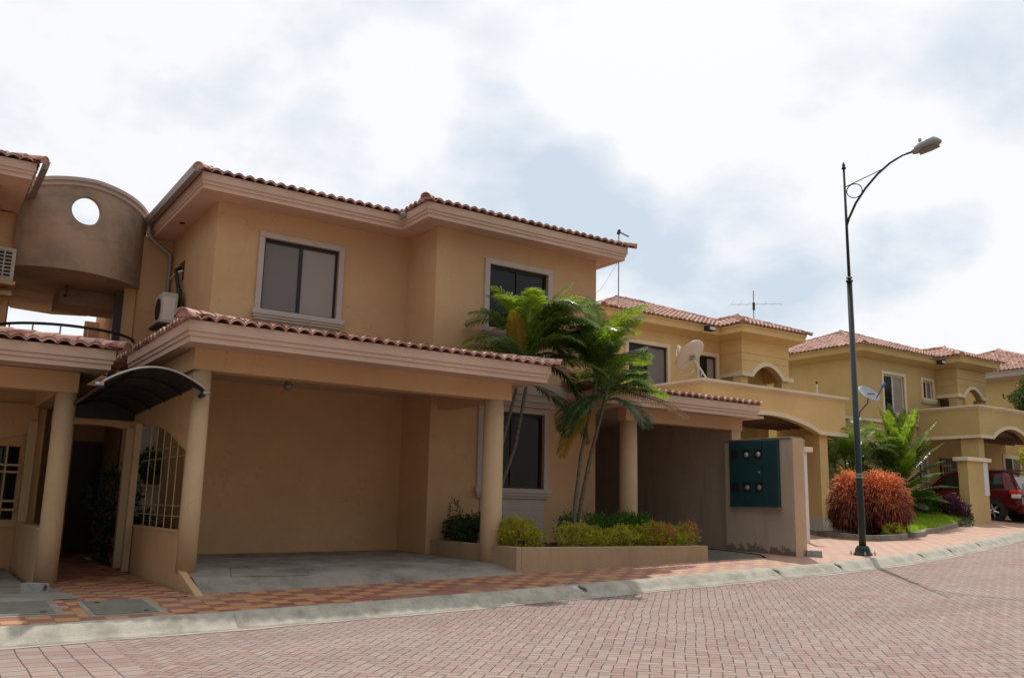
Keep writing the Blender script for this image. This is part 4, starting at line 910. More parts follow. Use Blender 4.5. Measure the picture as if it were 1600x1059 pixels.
# balcony and drum canopy that bridge the gap
dr = thing('rooftop_drum', (2.2, 20.3, 4.38), 'curved weathered render canopy with a round hole between the two left houses', 'canopy')
cx_, cy_, cr_ = 2.2, 20.3, 1.58; hs, hz, hr = -1.42, 5.58, .285      # hole centre as angle/height
def drum_pt(s, z, off=0.):     # s = arc length from the point nearest the road
    a = -math.pi/2+s/cr_; return (cx_+math.cos(a)*(cr_+off), cy_+math.sin(a)*(cr_+off), z)
s0 = (2.38-2.2); hole = (s0, 5.58)
def ztop(s): return 6.19-.055*abs(s-.25)-.10*(s-.25)**2*.7
smin, smax = -1.06, 2.05; zb = 4.38
m = MB(); nr, na = 7, 96
for off in (0., -.13):
    vs = []; 
    for k in range(na):
        a = 2*math.pi*k/na; dx, dz = math.cos(a), math.sin(a); lo, hi = hr, 6.
        for _ in range(30):
            mid = (lo+hi)/2; s_, z_ = hole[0]+dx*mid, hole[1]+dz*mid
            if smin < s_ < smax and zb < z_ < ztop(s_): lo = mid
            else: hi = mid
        for j in range(nr+1):
            q = lerp(hr, lo, (j/nr)); vs.append(drum_pt(hole[0]+dx*q, hole[1]+dz*q, off))
    m.add(vs, [(k*(nr+1)+j, ((k+1) % na)*(nr+1)+j, ((k+1) % na)*(nr+1)+j+1, k*(nr+1)+j+1) for k in range(na) for j in range(nr)])
o1 = 0; o2 = na*(nr+1)
m.f += [(k*(nr+1), ((k+1) % na)*(nr+1), ((k+1) % na)*(nr+1)+o2, k*(nr+1)+o2) for k in range(na)]
# corners the radial grid cuts off
for sc_, zc_ in ((smin, zb), (smax, zb), (smax, ztop(smax)), (smin, ztop(smin))): pass
m.build('drum_wall', 'dirty', dr, smooth=False)
t_ = MB(); vs = []; n = 60
for i in range(n+1):
    s_ = lerp(smin, smax, i/n); z_ = ztop(s_)
    vs += [drum_pt(s_, z_-.14, .002), drum_pt(s_, z_-.12, .04), drum_pt(s_, z_-.05, .045), drum_pt(s_, z_-.04, .09), drum_pt(s_, z_+.03, .10), drum_pt(s_, z_+.04, -.15), drum_pt(s_, z_-.14, -.15)]
t_.add(vs, [(i*7+k, (i+1)*7+k, (i+1)*7+k+1, i*7+k+1) for i in range(n) for k in range(6)]); t_.build('coping', 'mtrim', dr)
f_ = MB(); pts = [drum_pt(lerp(smin, smax, i/40), 0)[:2] for i in range(41)]+[(3.62, 20.4), (3.62, 22.6), (3.2, 23.5), (2.5, 23.8), (1.6, 23.6), (1.42, 23.0), (1.42, 21.5), (1.24, 20.0)]
f_.prism(pts, 'z', zb-.04, zb+.10); f_.build('floor_slab', 'dirty', dr)
f_ = MB(); f_.box(2.25, 3.58, 20.5, 21.6, 4.0, zb-.04); f_.build('beam', 'dirty', dr, bevel=.01)
w_ = MB(); w_.tube([(2.35, 20.2, zb-.04), (2.35, 20.2, zb-.16), (2.33, 20.2, zb-.28)], .012, 6); w_.tube([(2.33, 20.2, zb-.24), (2.33, 20.2, zb-.30)], .035, 8); w_.build('hanging_lampholder', 'black', dr)
bc = thing('balcony', (2.3, 19, 2.2), 'railed balcony bridging the passage under the drum canopy', 'balcony')
f_ = MB(); pts = [(cx_+math.cos(math.pi+math.pi*i/20)*1.38, 19.4+math.sin(math.pi+math.pi*i/20)*1.45) for i in range(21)]+[(3.58, 24), (1.42, 24)]
f_.prism(pts, 'z', 2.05, 2.2); f_.build('floor_slab', 'tan', bc)
rl = MB(); rp = [(cx_+.1+math.cos(math.pi*1.02+math.pi*.93*i/24)*1.30, 19.5+math.sin(math.pi*1.02+math.pi*.93*i/24)*1.35) for i in range(25)]
for z_, r__ in ((3.14, .028), (2.86, .012), (2.30, .012)): rl.tube([(x, y, z_) for x, y in rp], r__, 8)
rl.build('handrail', 'black', bc, smooth=True)
for i in range(2, 25, 3):
    x, y = rp[i]; q = MB(); q.tube([(x, y, 2.2), (x, y, 3.12)], .016, 6)
    if i > 5: q.tube([(x, y, 2.86), (rp[i-2][0], rp[i-2][1], 2.30)], .009, 5)
    q.build('baluster', 'galv', bc)
bk = MB(); bk.box(3.27, 3.62, 23.9, 24.0, 2.2, 4.3); bk.build('back_wall', 'tan', bc)
dd = MB(); dd.box(3.2, 3.36, 19.62, 19.7, 2.2, 4.25); dd.build('dark_doorway', 'door', bc)
wa = MB(); wa.box(3.36, 3.6, 19.64, 19.72, 2.2, 4.36); wa.build('jamb', 'tan', bc)
# gate, passage end, plants
pe = thing('passage_wall', (3, 21.6, -1.2), 'dark wall with a door at the end of the tiled passage', 'wall')
q = MB(); q.box(2.0, 4.27, 21.6, 21.75, -1.3, 2.05); q.build('wall_body', 'tan', pe)
q = MB(); q.box(3.0, 3.75, 21.55, 21.59, -1.2, 1.2); q.build('door', 'door', pe)
q = MB(); q.box(2.1, 2.9, 21.2, 21.58, -1.2, -.75); q.build('low_step', 'tan_side', pe)
sh = thing('patio_wall', (4.0, 19.3, -1.2), 'whitish patio wall with a shelf seen through the carport grille', 'wall')
q = MB(); q.box(3.95, 4.262, 18.9, 19.1, -1.2, .22); q.build('wall_body', 'whitebase', sh); q = MB(); q.box(3.9, 4.262, 18.85, 19.13, .22, .27); q.build('shelf', 'whitebase', sh)
q = MB(); q.box(3.8, 4.262, 19.4, 19.44, -1.2, 1.8); q.build('back_panel', 'white', sh)
pp = thing('potted_plant', (4.06, 18.98, .27), 'leafy plant in a red pot on the patio shelf behind the grille', 'potted plant')
q = MB(); q.lathe((4.08, 18.98, .27), [(.09, 0), (.12, .22), (.13, .25)], 16); q.build('pot', 'terracotta_pot', pp, smooth=True)
bush_mesh([((4.05, 18.95, .68), (.24, .3, .24))], 260, .16, .06, 3, .3, .2).build('foliage', 'leaf_green', pp)
bush('shrub', 'dark leafy shrub beside the passage door', 'shrub', (3.25, 18.3, -1.2), [((3.3, 18.3, -.1), (.4, .5, .55)), ((3.35, 18.2, -.65), (.3, .4, .4))], 'leaf_dark', 900, .16, .06, 71, (.2, 1., 9))
bush('shrub', 'dark shrub on the patio floor behind the carport grille', 'shrub', (3.75, 17.6, -1.2), [((3.75, 17.6, -.75), (.28, .5, .42))], 'leaf_dark', 500, .15, .05, 72, (.2, .8, 7))

# awning over the passage
aw = thing('awning', (2.7, 12.8, 1.5), 'smoked curved awning with pale front rib over the passage', 'awning')
AX = [2.0, 2.14, 2.33, 2.53, 2.74, 3.01, 3.22, 3.40]; AZ = [1.47, 1.60, 1.70, 1.745, 1.735, 1.655, 1.56, 1.49]
def az_(x, s=.0): return interp(x, AX, AZ)
def arc(n=20):
    out = []
    for i in range(n+1):
        t = i/n; x = lerp(2.0, 3.40, t); out.append((x, 1.47+.02*t+.28*math.sin(math.pi*min(1, t))**.85))
    return out
ar = arc(); ys = [12.72+.0, 13.7, 14.7, 15.7, 16.9]
q = MB(); vs = [(x, y, z-.028*(y-12.7)) for y in ys for x, z in ar]; nn = len(ar)
q.add(vs, [(i*nn+k, i*nn+k+1, (i+1)*nn+k+1, (i+1)*nn+k) for i in range(len(ys)-1) for k in range(nn-1)])
q.add([(x, y, z+.012) for x, y, z in vs], [(i*nn+k, i*nn+k+1, (i+1)*nn+k+1, (i+1)*nn+k) for i in range(len(ys)-1) for k in range(nn-1)])
q.build('roof_sheet', 'awning', aw, smooth=True)
q = MB(); q.tube([(x, 12.71, z+.008) for x, z in ar], .014, 8); q.tube([(1.95, 12.75, 1.475), (2.05, 12.72, 1.475)], .024, 8); q.tube([(3.35, 12.72, 1.475), (3.44, 12.75, 1.485)], .028, 8); q.build('front_rib', 'awnframe', aw, smooth=True)
for y in ys[1:-1]:
    q = MB(); q.tube([(x, y, z-.028*(y-12.7)-.02) for x, z in ar], .014, 6); q.build('rib', 'darkmetal', aw, smooth=True)
for x, z in ((2.03, 1.47), (3.36, 1.47)):
    q = MB(); q.tube([(x, 12.75, z-.02), (x, 16.95, z-.135)], .035, 6); q.build('side_rail', 'darkmetal', aw)
q = MB(); q.tube([(2.44, 12.8, 1.69), (2.44, 16.9, 1.575)], .014, 6); q.build('purlin', 'darkmetal', aw)
q = MB(); q.prism([(x, z-.118) for x, z in ar]+[(3.40, 1.34), (2.0, 1.34)], 'y', 16.90, 16.92); q.build('end_panel', 'awning', aw)

# air conditioners
def ac(loc, label, facing, w=.62, h=.62, d=.30):
    """facing 'x': long face looks left; 'y': long face looks at the road"""
    t = thing('air_conditioner', loc, label, 'air conditioner', 'outdoor air conditioner units'); x, y, z = loc
    q = MB()
    if facing == 'y': q.box(x-w/2, x+w/2, y, y+d, z, z+h); q.build('casing', 'acwhite', t, bevel=.015)
    else: q.box(x, x+d, y-w/2, y+w/2, z, z+h); q.build('casing', 'acwhite', t, bevel=.015)
    if facing == 'y':
        q = MB(); q.box(x-w*.42, x+w*.44, y-.006, y-.001, z+.06, z+h-.05); fr = q.build('grille_recess', 'black', t)
        q = MB()
        for i in range(8): zz2 = z+.07+i*(h-.14)/7; q.box(x-w*.42, x+w*.44, y-.014, y-.007, zz2-.010, zz2+.010)
        for i in range(5): xx = x-w*.40+i*w*.82/4; q.box(xx-.012, xx+.012, y-.016, y-.0145, z+.06, z+h-.05)
        q.build('grille_bars', 'acwhite', fr)
    else:
        q = MB(); q.lathe((x-.012, y, z+h/2), [(.22, 0), (.22, .01)], 24, 'x'); q.build('fan_guard', 'black', t)
        q = MB(); q.box(x+.03, x+d-.05, y-w/2-.006, y-w/2-.001, z+.06, z+h-.10); q.build('side_panel', 'white', t, bevel=.003)
        q = MB(); q.box(x-.06, 4.27, y-w/2-.12, y+w/2+.1, z-.06, z-.01); q.build('bracket', 'black', t)
    return t
ac((.93, 18.86, 3.975), 'boxy air conditioner unit with barred front under the left house eave', 'y', .66, .64)
ac((3.80, 18.35, 3.40), 'white air conditioner outdoor unit on the side wall of the centre house', 'x')
pi = thing('pipe_bundle', (4.2, 18.6, 3.6), 'black taped cooling pipes running from the vent slot down to the air conditioner', 'pipes')
q = MB(); q.tube([(4.27, 18.75, 4.72), (4.16, 18.72, 4.66), (4.15, 18.6, 4.5), (4.17, 18.4, 4.2), (4.15, 18.2, 3.9), (4.14, 18.05, 3.6), (4.0, 18.1, 3.5)], .045, 8); q.tube([(4.17, 18.25, 4.15), (4.18, 18.0, 3.7), (4.16, 17.9, 3.45)], .03, 8); q.build('pipe', 'black', pi, smooth=True)
q = MB(); q.tube([(4.24, 18.5, 4.62), (4.16, 18.75, 4.60), (4.12, 19.0, 4.52)], .022, 8); q.build('white_pipe', 'white', pi, smooth=True)

# ================================================================== HOUSE 2 (behind the meter wall)
def arch_panel(mb, x0, x1, y0, y1, ztop_, pts):
    """wall panel whose lower edge follows pts (x, z) left to right"""
    mb.prism([(x1, ztop_), (x0, ztop_)]+pts, 'y', y0, y1)
def band(mb, pts, y, h, out, back=.02):
    """raised band following the lower edge"""
    n = len(pts); up = []
    for i, (x, z) in enumerate(pts):
        a = pts[max(0, i-1)]; b = pts[min(n-1, i+1)]; d = Vector((b[0]-a[0], b[1]-a[1])).normalized(); nn = Vector((-d.y, d.x)); up.append((x+nn.x*h, z+nn.y*h))
    vs = []
    for (x, z), (u, v_) in zip(pts, up): vs += [(x, y-out, z-.012), (u, y-out, v_), (u, y+back, v_), (x, y+back, z-.012)]
    mb.add(vs, [(i*4+k, i*4+(k+1) % 4, (i+1)*4+(k+1) % 4, (i+1)*4+k) for i in range(n-1) for k in range(4)]+[(0, 1, 2, 3), tuple((n-1)*4+k for k in (3, 2, 1, 0))])
def archpts(xa, xb, z0, z1, x0, x1, n=16, flat=None):
    o = [(x0, z0)] if x0 < xa else []
    for i in range(n+1):
        t = i/n; o.append((lerp(xa, xb, t), z0+(z1-z0)*math.sin(math.pi*t)**.8))
    if x1 > xb: o.append((x1, z0))
    return o
COVE = [(-.05, .0), (.0, .0), (.30, .13), (.42, .17), (.42, .34), (.45, .36), (.45, .44), (-.05, .44)]
h2 = thing('two_storey_house', (22, 20, -.65), 'ochre two-storey house with arched balcony behind the meter wall', 'house', 'tiled-roof houses along the street')
wy, wz = 21.33, 5.8
WA = (18.90, 20.62, 3.70, 5.32); WB = (22.12, 22.96, 3.7, 5.26)
w_ = MB(); w_.wall('y', wy, 17.95, 23.2, -1, wz+.04, [WA, WB]); w_.wall('x', 17.95, wy, 28, -1, wz+.04); w_.wall('x', 25.62, wy, 28, -1, wz+.04, t=-.15); w_.box(23.22, 25.62, wy, wy+.1, -1, wz)
w_.box(23.2, 25.63, 20.36, 21.32, 4.75+.35, 5.36); w_.box(23.18, 25.65, 20.34, 21.32, 5.36, wz+.03)
w_.build('wall', 'yellow', h2)
q = MB(); ap = archpts(23.72, 25.24, 4.56, 5.00, 23.2, 25.63); arch_panel(q, 23.2, 25.63, 20.36, 20.6, 5.11, ap); q.box(23.2, 23.44, 20.6, 21.3, 4.56, 5.1); q.box(25.4, 25.63, 20.6, 21.3, 4.56, 5.1); q.build('arch_wall', 'yellow', h2)
q = MB(); band(q, archpts(23.72, 25.24, 4.56, 5.00, 23.15, 25.82), 20.36, .13, .05); q.box(23.14, 23.20, 20.362, 21.33, 4.55, 4.69); q.build('arch_band', 'pale', h2)
for x0_, x1_ in ((23.17, 23.52), (25.28, 25.62)):
    q = MB(); q.box(x0_, x1_, 20.40, 20.74, 3.0, 4.56); q.build('pillar', 'yellow', h2)
q = MB(); q.box(23.55, 25.2, wy-.03, wy-.01, 3.0, 4.5); q.build('doorway', 'door', h2)
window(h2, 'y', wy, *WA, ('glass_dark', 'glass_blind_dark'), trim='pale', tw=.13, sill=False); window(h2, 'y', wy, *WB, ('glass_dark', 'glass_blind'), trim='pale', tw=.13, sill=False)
q = MB(); q.sweep([(17.95, 28), (17.95, wy), (23.18, wy), (23.18, 20.34), (25.65, 20.34), (25.65, 28)], COVE, wz); q.build('cove_eaves', 'yellow', h2)
q = MB(); hip_roof(q, 17.45, 26.2, 20.80, 28.2, wz+.42, math.atan(.39), res=5); hip_roof(q, 22.66, 26.21, 19.82, 23.4, wz+.425, math.atan(.39), sides='FLR', hips='FLR', res=5); cap_run(q, (24.43, 21.6, wz+.5+1.775*.39), (24.43, 23.6, wz+.5+1.775*.39)); q.build('roof', 'tile', h2)
# balcony over the carport
q = MB(); ab = archpts(20.0, 24.85, 2.56, 3.02, 19.44, 26.28, 24); arch_panel(q, 19.44, 26.28, 18.6, 18.82, 3.76, ab); q.box(19.44, 19.66, 18.82, wy, 2.56, 3.75); q.box(26.06, 26.28, 18.82, wy, 2.56, 3.75); bw_ = q.build('balcony_wall', 'yellow', h2)
q = MB(); q.sweep([(19.44, wy), (19.44, 18.6), (26.28, 18.6), (26.28, wy)], [(-.24, 0), (0, 0), (.03, .03), (.07, .05), (.11, .09), (.11, .16), (-.24, .17)], 3.74); q.build('balcony_coping', 'pale', h2)
q = MB(); band(q, archpts(20.0, 24.85, 2.56, 3.02, 19.40, 26.36, 24), 18.6, .12, .05, back=.01); q.build('arch_band', 'pale', h2)
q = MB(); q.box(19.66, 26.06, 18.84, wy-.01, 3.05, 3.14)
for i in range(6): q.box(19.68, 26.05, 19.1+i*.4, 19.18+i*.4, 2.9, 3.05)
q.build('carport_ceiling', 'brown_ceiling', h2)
q = MB(); q.box(25.0, 25.42, 18.72, 19.3, -.12, 2.58); pz = q.build('pillar', 'yellow', h2); q = MB(); q.box(24.96, 25.46, 18.68, 19.34, -1, -.12); q.build('white_plinth', 'whitebase', pz)
q = MB(); q.box(19.5, 19.9, 18.72, 19.2, -1, 2.58); q.build('pillar', 'yellow', h2)
q = MB(); q.box(17.9, 25.0, wy-.03, wy-.005, -1, 2.9); q.build('carport_wall', 'yellow3', h2)
dvy = MB(); dvy.add([(16.5, 13.0, zp(16.5, 13.0)+.004), (21.5, 13.6, zp(21.5, 13.6)+.004), (25, 18.8, -.62), (25.2, 21.3, -.6), (17, 21.3, -.66), (16.2, 17, -.7)], [(0, 1, 2, 3, 4, 5)])

# ================================================================== HOUSE 3
h3 = thing('two_storey_house', (34, 20, -.2), 'olive ochre two-storey house behind the lamp post with a red car in its carport', 'house', 'tiled-roof houses along the street')
wy, wz = 21.05, 6.1
WA = (32.33, 33.75, 4.05, 5.62); WB = (35.12, 35.86, 4.85, 5.62)
w_ = MB(); w_.wall('y', wy, 30.9, 36.15, -1, wz+.04, [WA, WB]); w_.wall('x', 30.9, wy, 28, -1, wz+.04, t=.15); w_.wall('x', 38.4, wy, 28, -1, wz+.04, t=-.15); w_.box(36.17, 38.4, wy, wy+.1, -1, wz)
w_.box(36.15, 38.4, 20.1, 21.04, 5.42, 5.72); w_.box(36.13, 38.42, 20.08, 21.04, 5.72, wz+.03); w_.build('wall', 'yellow3', h3)
ap = archpts(36.62, 38.0, 4.93, 5.34, 36.15, 38.4); q = MB(); arch_panel(q, 36.15, 38.4, 20.1, 20.35, 5.43, ap); q.box(36.15, 36.4, 20.35, 21.04, 4.93, 5.43); q.build('arch_wall', 'yellow3', h3)
q = MB(); band(q, archpts(36.62, 38.0, 4.93, 5.34, 36.1, 38.5), 20.1, .12, .05); q.box(36.09, 36.15, 20.102, wy, 4.92, 5.05); q.build('arch_band', 'pale', h3)
for x0_, x1_ in ((36.12, 36.55), (38.05, 38.38)):
    q = MB(); q.box(x0_, x1_, 20.14, 20.5, 3.4, 4.93); q.build('pillar', 'yellow3', h3)
q = MB(); q.box(35.97, 36.1, wy-.5, wy-.45, 3.9, 4.85); q.box(36.4, 38, wy-.03, wy-.01, 3.4, 4.9); q.build('doorway', 'door', h3)
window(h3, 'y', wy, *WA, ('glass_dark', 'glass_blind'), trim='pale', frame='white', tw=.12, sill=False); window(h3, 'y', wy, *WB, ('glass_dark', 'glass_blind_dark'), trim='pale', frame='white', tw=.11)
q = MB(); q.sweep([(30.9, 28), (30.9, wy), (36.13, wy), (36.13, 20.08), (38.42, 20.08), (38.42, 28)], COVE, wz+.05); q.build('cove_eaves', 'yellow3', h3)
q = MB(); hip_roof(q, 30.38, 38.95, 20.52, 27.4, wz+.46, math.atan(.39), res=5); hip_roof(q, 35.6, 38.96, 19.56, 23, wz+.465, math.atan(.39), sides='FLR', hips='FLR', res=5); cap_run(q, (37.28, 21.2, wz+.54+1.68*.39), (37.28, 23, wz+.54+1.68*.39)); q.build('roof', 'tile', h3)
q = MB(); ab = archpts(34.95, 37.7, 3.0, 3.46, 34.0, 41.5, 18); arch_panel(q, 34.0, 41.5, 18.15, 18.37, 4.14, ab); q.box(34.0, 34.22, 18.37, wy, 3.0, 4.13); q.build('balcony_wall', 'yellow3', h3)
q = MB(); q.sweep([(34.0, wy), (34.0, 18.15), (41.5, 18.15)], [(-.24, 0), (0, 0), (.03, .03), (.06, .05), (.10, .08), (.10, .14), (-.24, .15)], 4.12); q.build('balcony_coping', 'pale', h3)
q = MB(); band(q, archpts(34.95, 37.7, 3.0, 3.46, 33.97, 41.5, 18), 18.15, .12, .05, back=.01); q.box(33.955, 34.0, 18.15, wy, 2.99, 3.11); q.build('arch_band', 'pale', h3)
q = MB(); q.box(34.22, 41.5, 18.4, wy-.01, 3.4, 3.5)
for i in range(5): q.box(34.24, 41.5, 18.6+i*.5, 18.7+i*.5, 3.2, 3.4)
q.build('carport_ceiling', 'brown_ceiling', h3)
q = MB(); q.box(34.12, 34.5, 18.3, 19.0, -1, 3.01); q.build('pillar', 'yellow3', h3)
q = MB(); q.box(30.88, 41.5, wy-.03, wy-.004, -1, 3.4); q.build('carport_wall', 'yellow3', h3)
for (a, b_, c_, d_) in ((34.2, 35.0, 1.35, 2.4), (41.2, 42.6, 1.9, 2.7)):
    window(h3, 'y', wy-.03, a, b_, c_, d_, ('glass_dark', 'glass_blind_dark'), trim='pale', frame='white', tw=.1, sill=False, deep=-.01)
q = MB(); q.box(36.0, 37.2, wy-.08, wy-.035, -.3, 2.4); dk = q.build('door', 'door', h3)
grille(dk, 'y', wy-.12, 36.0, 36.7, .8, 2.2, [36.05, 36.25, 36.45, 36.65], (1.0, 1.6, 2.1), r=.02, name='security_grille')
pr_ = thing('gate_pier', (31.6, 17.1, -.25), 'ochre gate pier with white cap in front of the red car', 'gate pier')
q = MB(); q.box(30.85, 32.15, 17.0, 17.35, -1, 1.93); q.build('pier_body', 'yellow3', pr_)
q = MB(); q.box(30.72, 32.3, 16.9, 17.45, 1.93, 2.06); q.build('cap', 'pale', pr_, bevel=.01); q = MB(); q.box(31.86, 32.17, 16.985, 17.0, .75, 1.93); q.build('white_panel', 'white', pr_)

# HOUSE 4
h4 = thing('two_storey_house', (45, 22, .2), 'furthest yellow house, only its side wall and tiled roof showing at the right edge', 'house', 'tiled-roof houses along the street')
w_ = MB(); w_.wall('x', 43.4, 19.5, 30, -1, 6.5); w_.wall('y', 19.5, 43.4, 54, -1, 6.5); w_.build('wall', 'yellow3', h4)
q = MB(); q.sweep([(43.4, 30), (43.4, 19.5), (54, 19.5)], COVE, 6.45); q.build('cove_eaves', 'mtrim', h4)
q = MB(); hip_roof(q, 42.9, 54.5, 19.0, 30, 6.88, math.atan(.36), res=4); q.build('roof', 'tile', h4)

# ================================================================== ANTENNAS, DISHES, FLOODLIGHTS
an = thing('antenna_mast', (18.5, 21.4, 6.4), 'slim television mast with short boom rising behind the centre house roof', 'antenna')
q = MB(); q.tube([(18.55, 21.4, 6.3), (18.56, 21.38, 9.0)], .022, 8); q.build('mast', 'galv', an)
q = MB(); q.tube([(18.56, 21.38, 8.98), (18.84, 21.2, 8.82)], .022, 6); q.tube([(18.53, 21.38, 8.9), (18.58, 21.38, 9.04)], .055, 8); q.build('boom', 'black', an)
q = MB(); q.tube([(18.5, 21.4, 7.9), (18.0, 21.6, 7.0), (17.6, 21.9, 6.6)], .006, 4); q.build('guy_wire', 'galv', an)
ar_ = thing('roof_antenna', (27.4, 22.6, 6.5), 'thin yagi antenna with long horizontal rods above the second house roof', 'antenna')
q = MB(); q.tube([(27.4, 23.4, 6.4), (27.4, 23.36, 8.75)], .022, 8); q.build('mast', 'galv', ar_)
q = MB(); q.tube([(27.4, 23.36, 7.95), (27.4, 23.36, 8.25)], .05, 8); q.build('bracket', 'black', ar_)
q = MB(); rr = random.Random(5)
q.tube([(26.7, 23.9, 8.16), (28.3, 22.7, 8.22)], .012, 5)
for k in range(7):
    t = k/6; x, y = lerp(26.7, 28.3, t), lerp(23.9, 22.7, t); l = .45*(1-.5*t); q.tube([(x-l*.6, y-l*.8, 8.19), (x+l*.6, y+l*.8, 8.2)], .006, 4)
q.build('rods', 'white', ar_)
def dishmesh(c, nrm, rad, dep, up_h=1.0, n=28):
    nrm = Vector(nrm).normalized(); a = nrm.cross(Vector((0, 0, 1))).normalized(); b = a.cross(nrm).normalized(); c = Vector(c); m = MB(); vs = []
    for off in (0., -.012):
        for i in range(7):
            r_ = rad*i/6
            for k in range(n): t = 2*math.pi*k/n; vs.append(c+(a*math.cos(t)+b*math.sin(t)*up_h)*r_+nrm*(dep*(i/6)**2+off))
    fs = [(i*n+k, i*n+(k+1) % n, (i+1)*n+(k+1) % n, (i+1)*n+k) for i in range(6) for k in range(n)]
    o = 7*n; fs += [(o+i*n+k, o+(i+1)*n+k, o+(i+1)*n+(k+1) % n, o+i*n+(k+1) % n) for i in range(6) for k in range(n)]
    fs += [(6*n+k, 6*n+(k+1) % n, o+6*n+(k+1) % n, o+6*n+k) for k in range(n)]
    m.add(vs, fs); return m, c, nrm, a, b
sd_ = thing('satellite_dish', (19.6, 18.95, 3.9), 'large cream satellite dish seen from behind on the balcony coping', 'satellite dish', 'satellite dishes')
m, c, nn, a, b_ = dishmesh((19.40, 19.0, 4.60), (-.15, .72, .68), .55, .10); m.build('reflector', 'dish', sd_, smooth=True)
q = MB(); q.tube([(19.43, 19.0, 4.56), (19.58, 18.92, 4.36), (19.78, 18.75, 3.93)], .028, 8); q.tube([(19.5, 18.97, 4.2), (19.3, 18.95, 4.05), (19.15, 19.4, 3.95)], .010, 6); q.tube([(19.66, 18.85, 4.15), (19.5, 18.72, 3.92)], .012, 6); q.build('mount', 'white', sd_, smooth=True)
q = MB(); q.tube([c-nn*.07-a*.12, c-nn*.07+a*.12], .03, 6); q.tube([c-nn*.07-b_*.1, c-nn*.07+b_*.1], .03, 6); q.build('back_bracket', 'lamphead', sd_)
fp = c+nn*.55+b_*-.06; q = MB(); q.tube([c-b_*.50+nn*.08, fp], .014, 6); ar2 = q.build('feed_arm', 'white', sd_)
q = MB(); q.tube([fp-nn*.05, fp+nn*.06], .05, 10); q.build('receiver', 'white', ar2)
q = MB(); q.tube([fp, fp+Vector((-.12, 0, -.12)), fp+Vector((-.10, 0, -.5)), fp+Vector((.15, 0, -.78)), c-b_*.62-nn*.02, c-nn*.06], .014, 6); q.build('cable', 'white', sd_, smooth=True)
s2 = thing('satellite_dish', (29.5, 20.2, 3.6), 'small grey satellite dish with blue receiver beside the lamp post', 'satellite dish', 'satellite dishes')
m, c, nn, a, b_ = dishmesh((29.6, 19.9, 4.42), (-.10, -.65, .60), .46, .07, .9); m.build('reflector', 'dishgrey', s2, smooth=True)
q = MB(); q.tube([(29.6, 19.9, 4.36), (29.55, 19.92, 4.1), (29.3, 20.1, 3.75), (29.3, 20.3, 2.6)], .022, 8); q.build('mast', 'darkmetal', s2, smooth=True)
q = MB(); q.tube([(29.75, 19.7, 4.25), (29.95, 19.5, 4.72)], .018, 6); q.build('feed_arm', 'darkmetal', s2); q = MB(); q.tube([(29.9, 19.52, 4.70), (30.0, 19.44, 4.84)], .06, 10); q.build('receiver', 'blue', s2)
q = MB(); q.tube([(29.45, 19.85, 4.43), (29.72, 19.72, 4.43)], .02, 6); q.build('emblem', 'black', s2)
gs = thing('garden_wall', (29.6, 20.3, 0), 'ochre side garden wall behind the palms', 'wall'); q = MB(); q.box(27.4, 33.95, 20.7, 20.9, -1, 3.55); q.build('wall_body', 'yellow3', gs); q = MB(); q.box(27.3, 33.95, 20.62, 20.95, 3.55, 3.66); q.build('coping', 'pale', gs)
for (x, y, z, lb) in ((21.75, 19.72+1.0, 5.98, 'black floodlight under the eave corner of the second house'), (35.25, 20.45, 6.28, 'black floodlight under the eave corner of the third house')):
    t = thing('floodlight', (x, y, z), lb, 'floodlight', 'eave floodlights'); q = MB(); q.box(x, x+.34, y-.25, y, z-.02, z+.16); q.build('housing', 'black', t, bevel=.02); q = MB(); q.box(x+.04, x+.30, y-.262, y-.252, z, z+.10); q.build('glass', 'white', t)
vp = thing('vent_pipe', (28.2, 22.4, 3.9), 'white vent pipe with black cap standing behind the balcony coping', 'pipe'); q = MB(); q.tube([(27.1, 20.3, 3.0), (27.1, 20.3, 4.62)], .035, 8); q.build('pipe', 'white', vp); q = MB(); q.tube([(27.1, 20.3, 4.62), (27.1, 20.3, 4.70)], .042, 8); q.build('cap', 'black', vp)
gp2 = thing('gate_post', (19.9, 15.3, -.7), 'slim white-capped gate post just behind the meter wall', 'gate post'); q = MB(); q.box(19.94, 20.06, 15.44, 15.5, -.8, 1.62); q.build('post', 'white', gp2); q = MB(); q.box(19.92, 20.22, 15.36, 15.5, 1.62, 1.75); q.build('cap', 'pale', gp2)

# ================================================================== GARDEN ISLANDS, LAWN, PLANTS AT THE RIGHT
def kerbstone(name, label, pts, h=.16, wdt=.13, cat='garden kerb'):
    m = MB(); P = pts; n = len(P); vs = []
    for i, (x, y) in enumerate(P):
        a = P[max(0, i-1)]; b = P[min(n-1, i+1)]; d = Vector((b[0]-a[0], b[1]-a[1])).normalized(); nx_, ny_ = d.y*wdt/2, -d.x*wdt/2; z = zp(x, y)
        vs += [(x+nx_, y+ny_, z-.1), (x+nx_, y+ny_, z+h), (x-nx_, y-ny_, z+h), (x-nx_, y-ny_, z-.1)]
    m.add(vs, [(i*4+k, i*4+(k+1) % 4, (i+1)*4+(k+1) % 4, (i+1)*4+k) for i in range(n-1) for k in range(4)]+[(0, 1, 2, 3), tuple((n-1)*4+k for k in (3, 2, 1, 0))])
    return tag(m.build(name, 'concrete', None, bevel=.01), label, cat)
def soilpatch(label, pts, dz):
    m = MB(); m.add([(x, y, zp(x, y)+dz) for x, y in pts], [tuple(range(len(pts)))]); return tag(m.build('soil', 'soil'), label, 'soil', kind='structure')
isl = [(23.9, 18.5), (22.9, 17.2), (21.95, 15.4), (21.75, 14.95), (21.9, 14.7), (22.4, 14.6), (23.1, 14.62), (23.35, 14.8), (23.5, 15.1), (24.6, 16.6)]
kerbstone('garden_kerb', 'grey concrete edging round the orange hedge behind the lamp post', isl)
soilpatch('soil under the orange hedge', isl, .10)
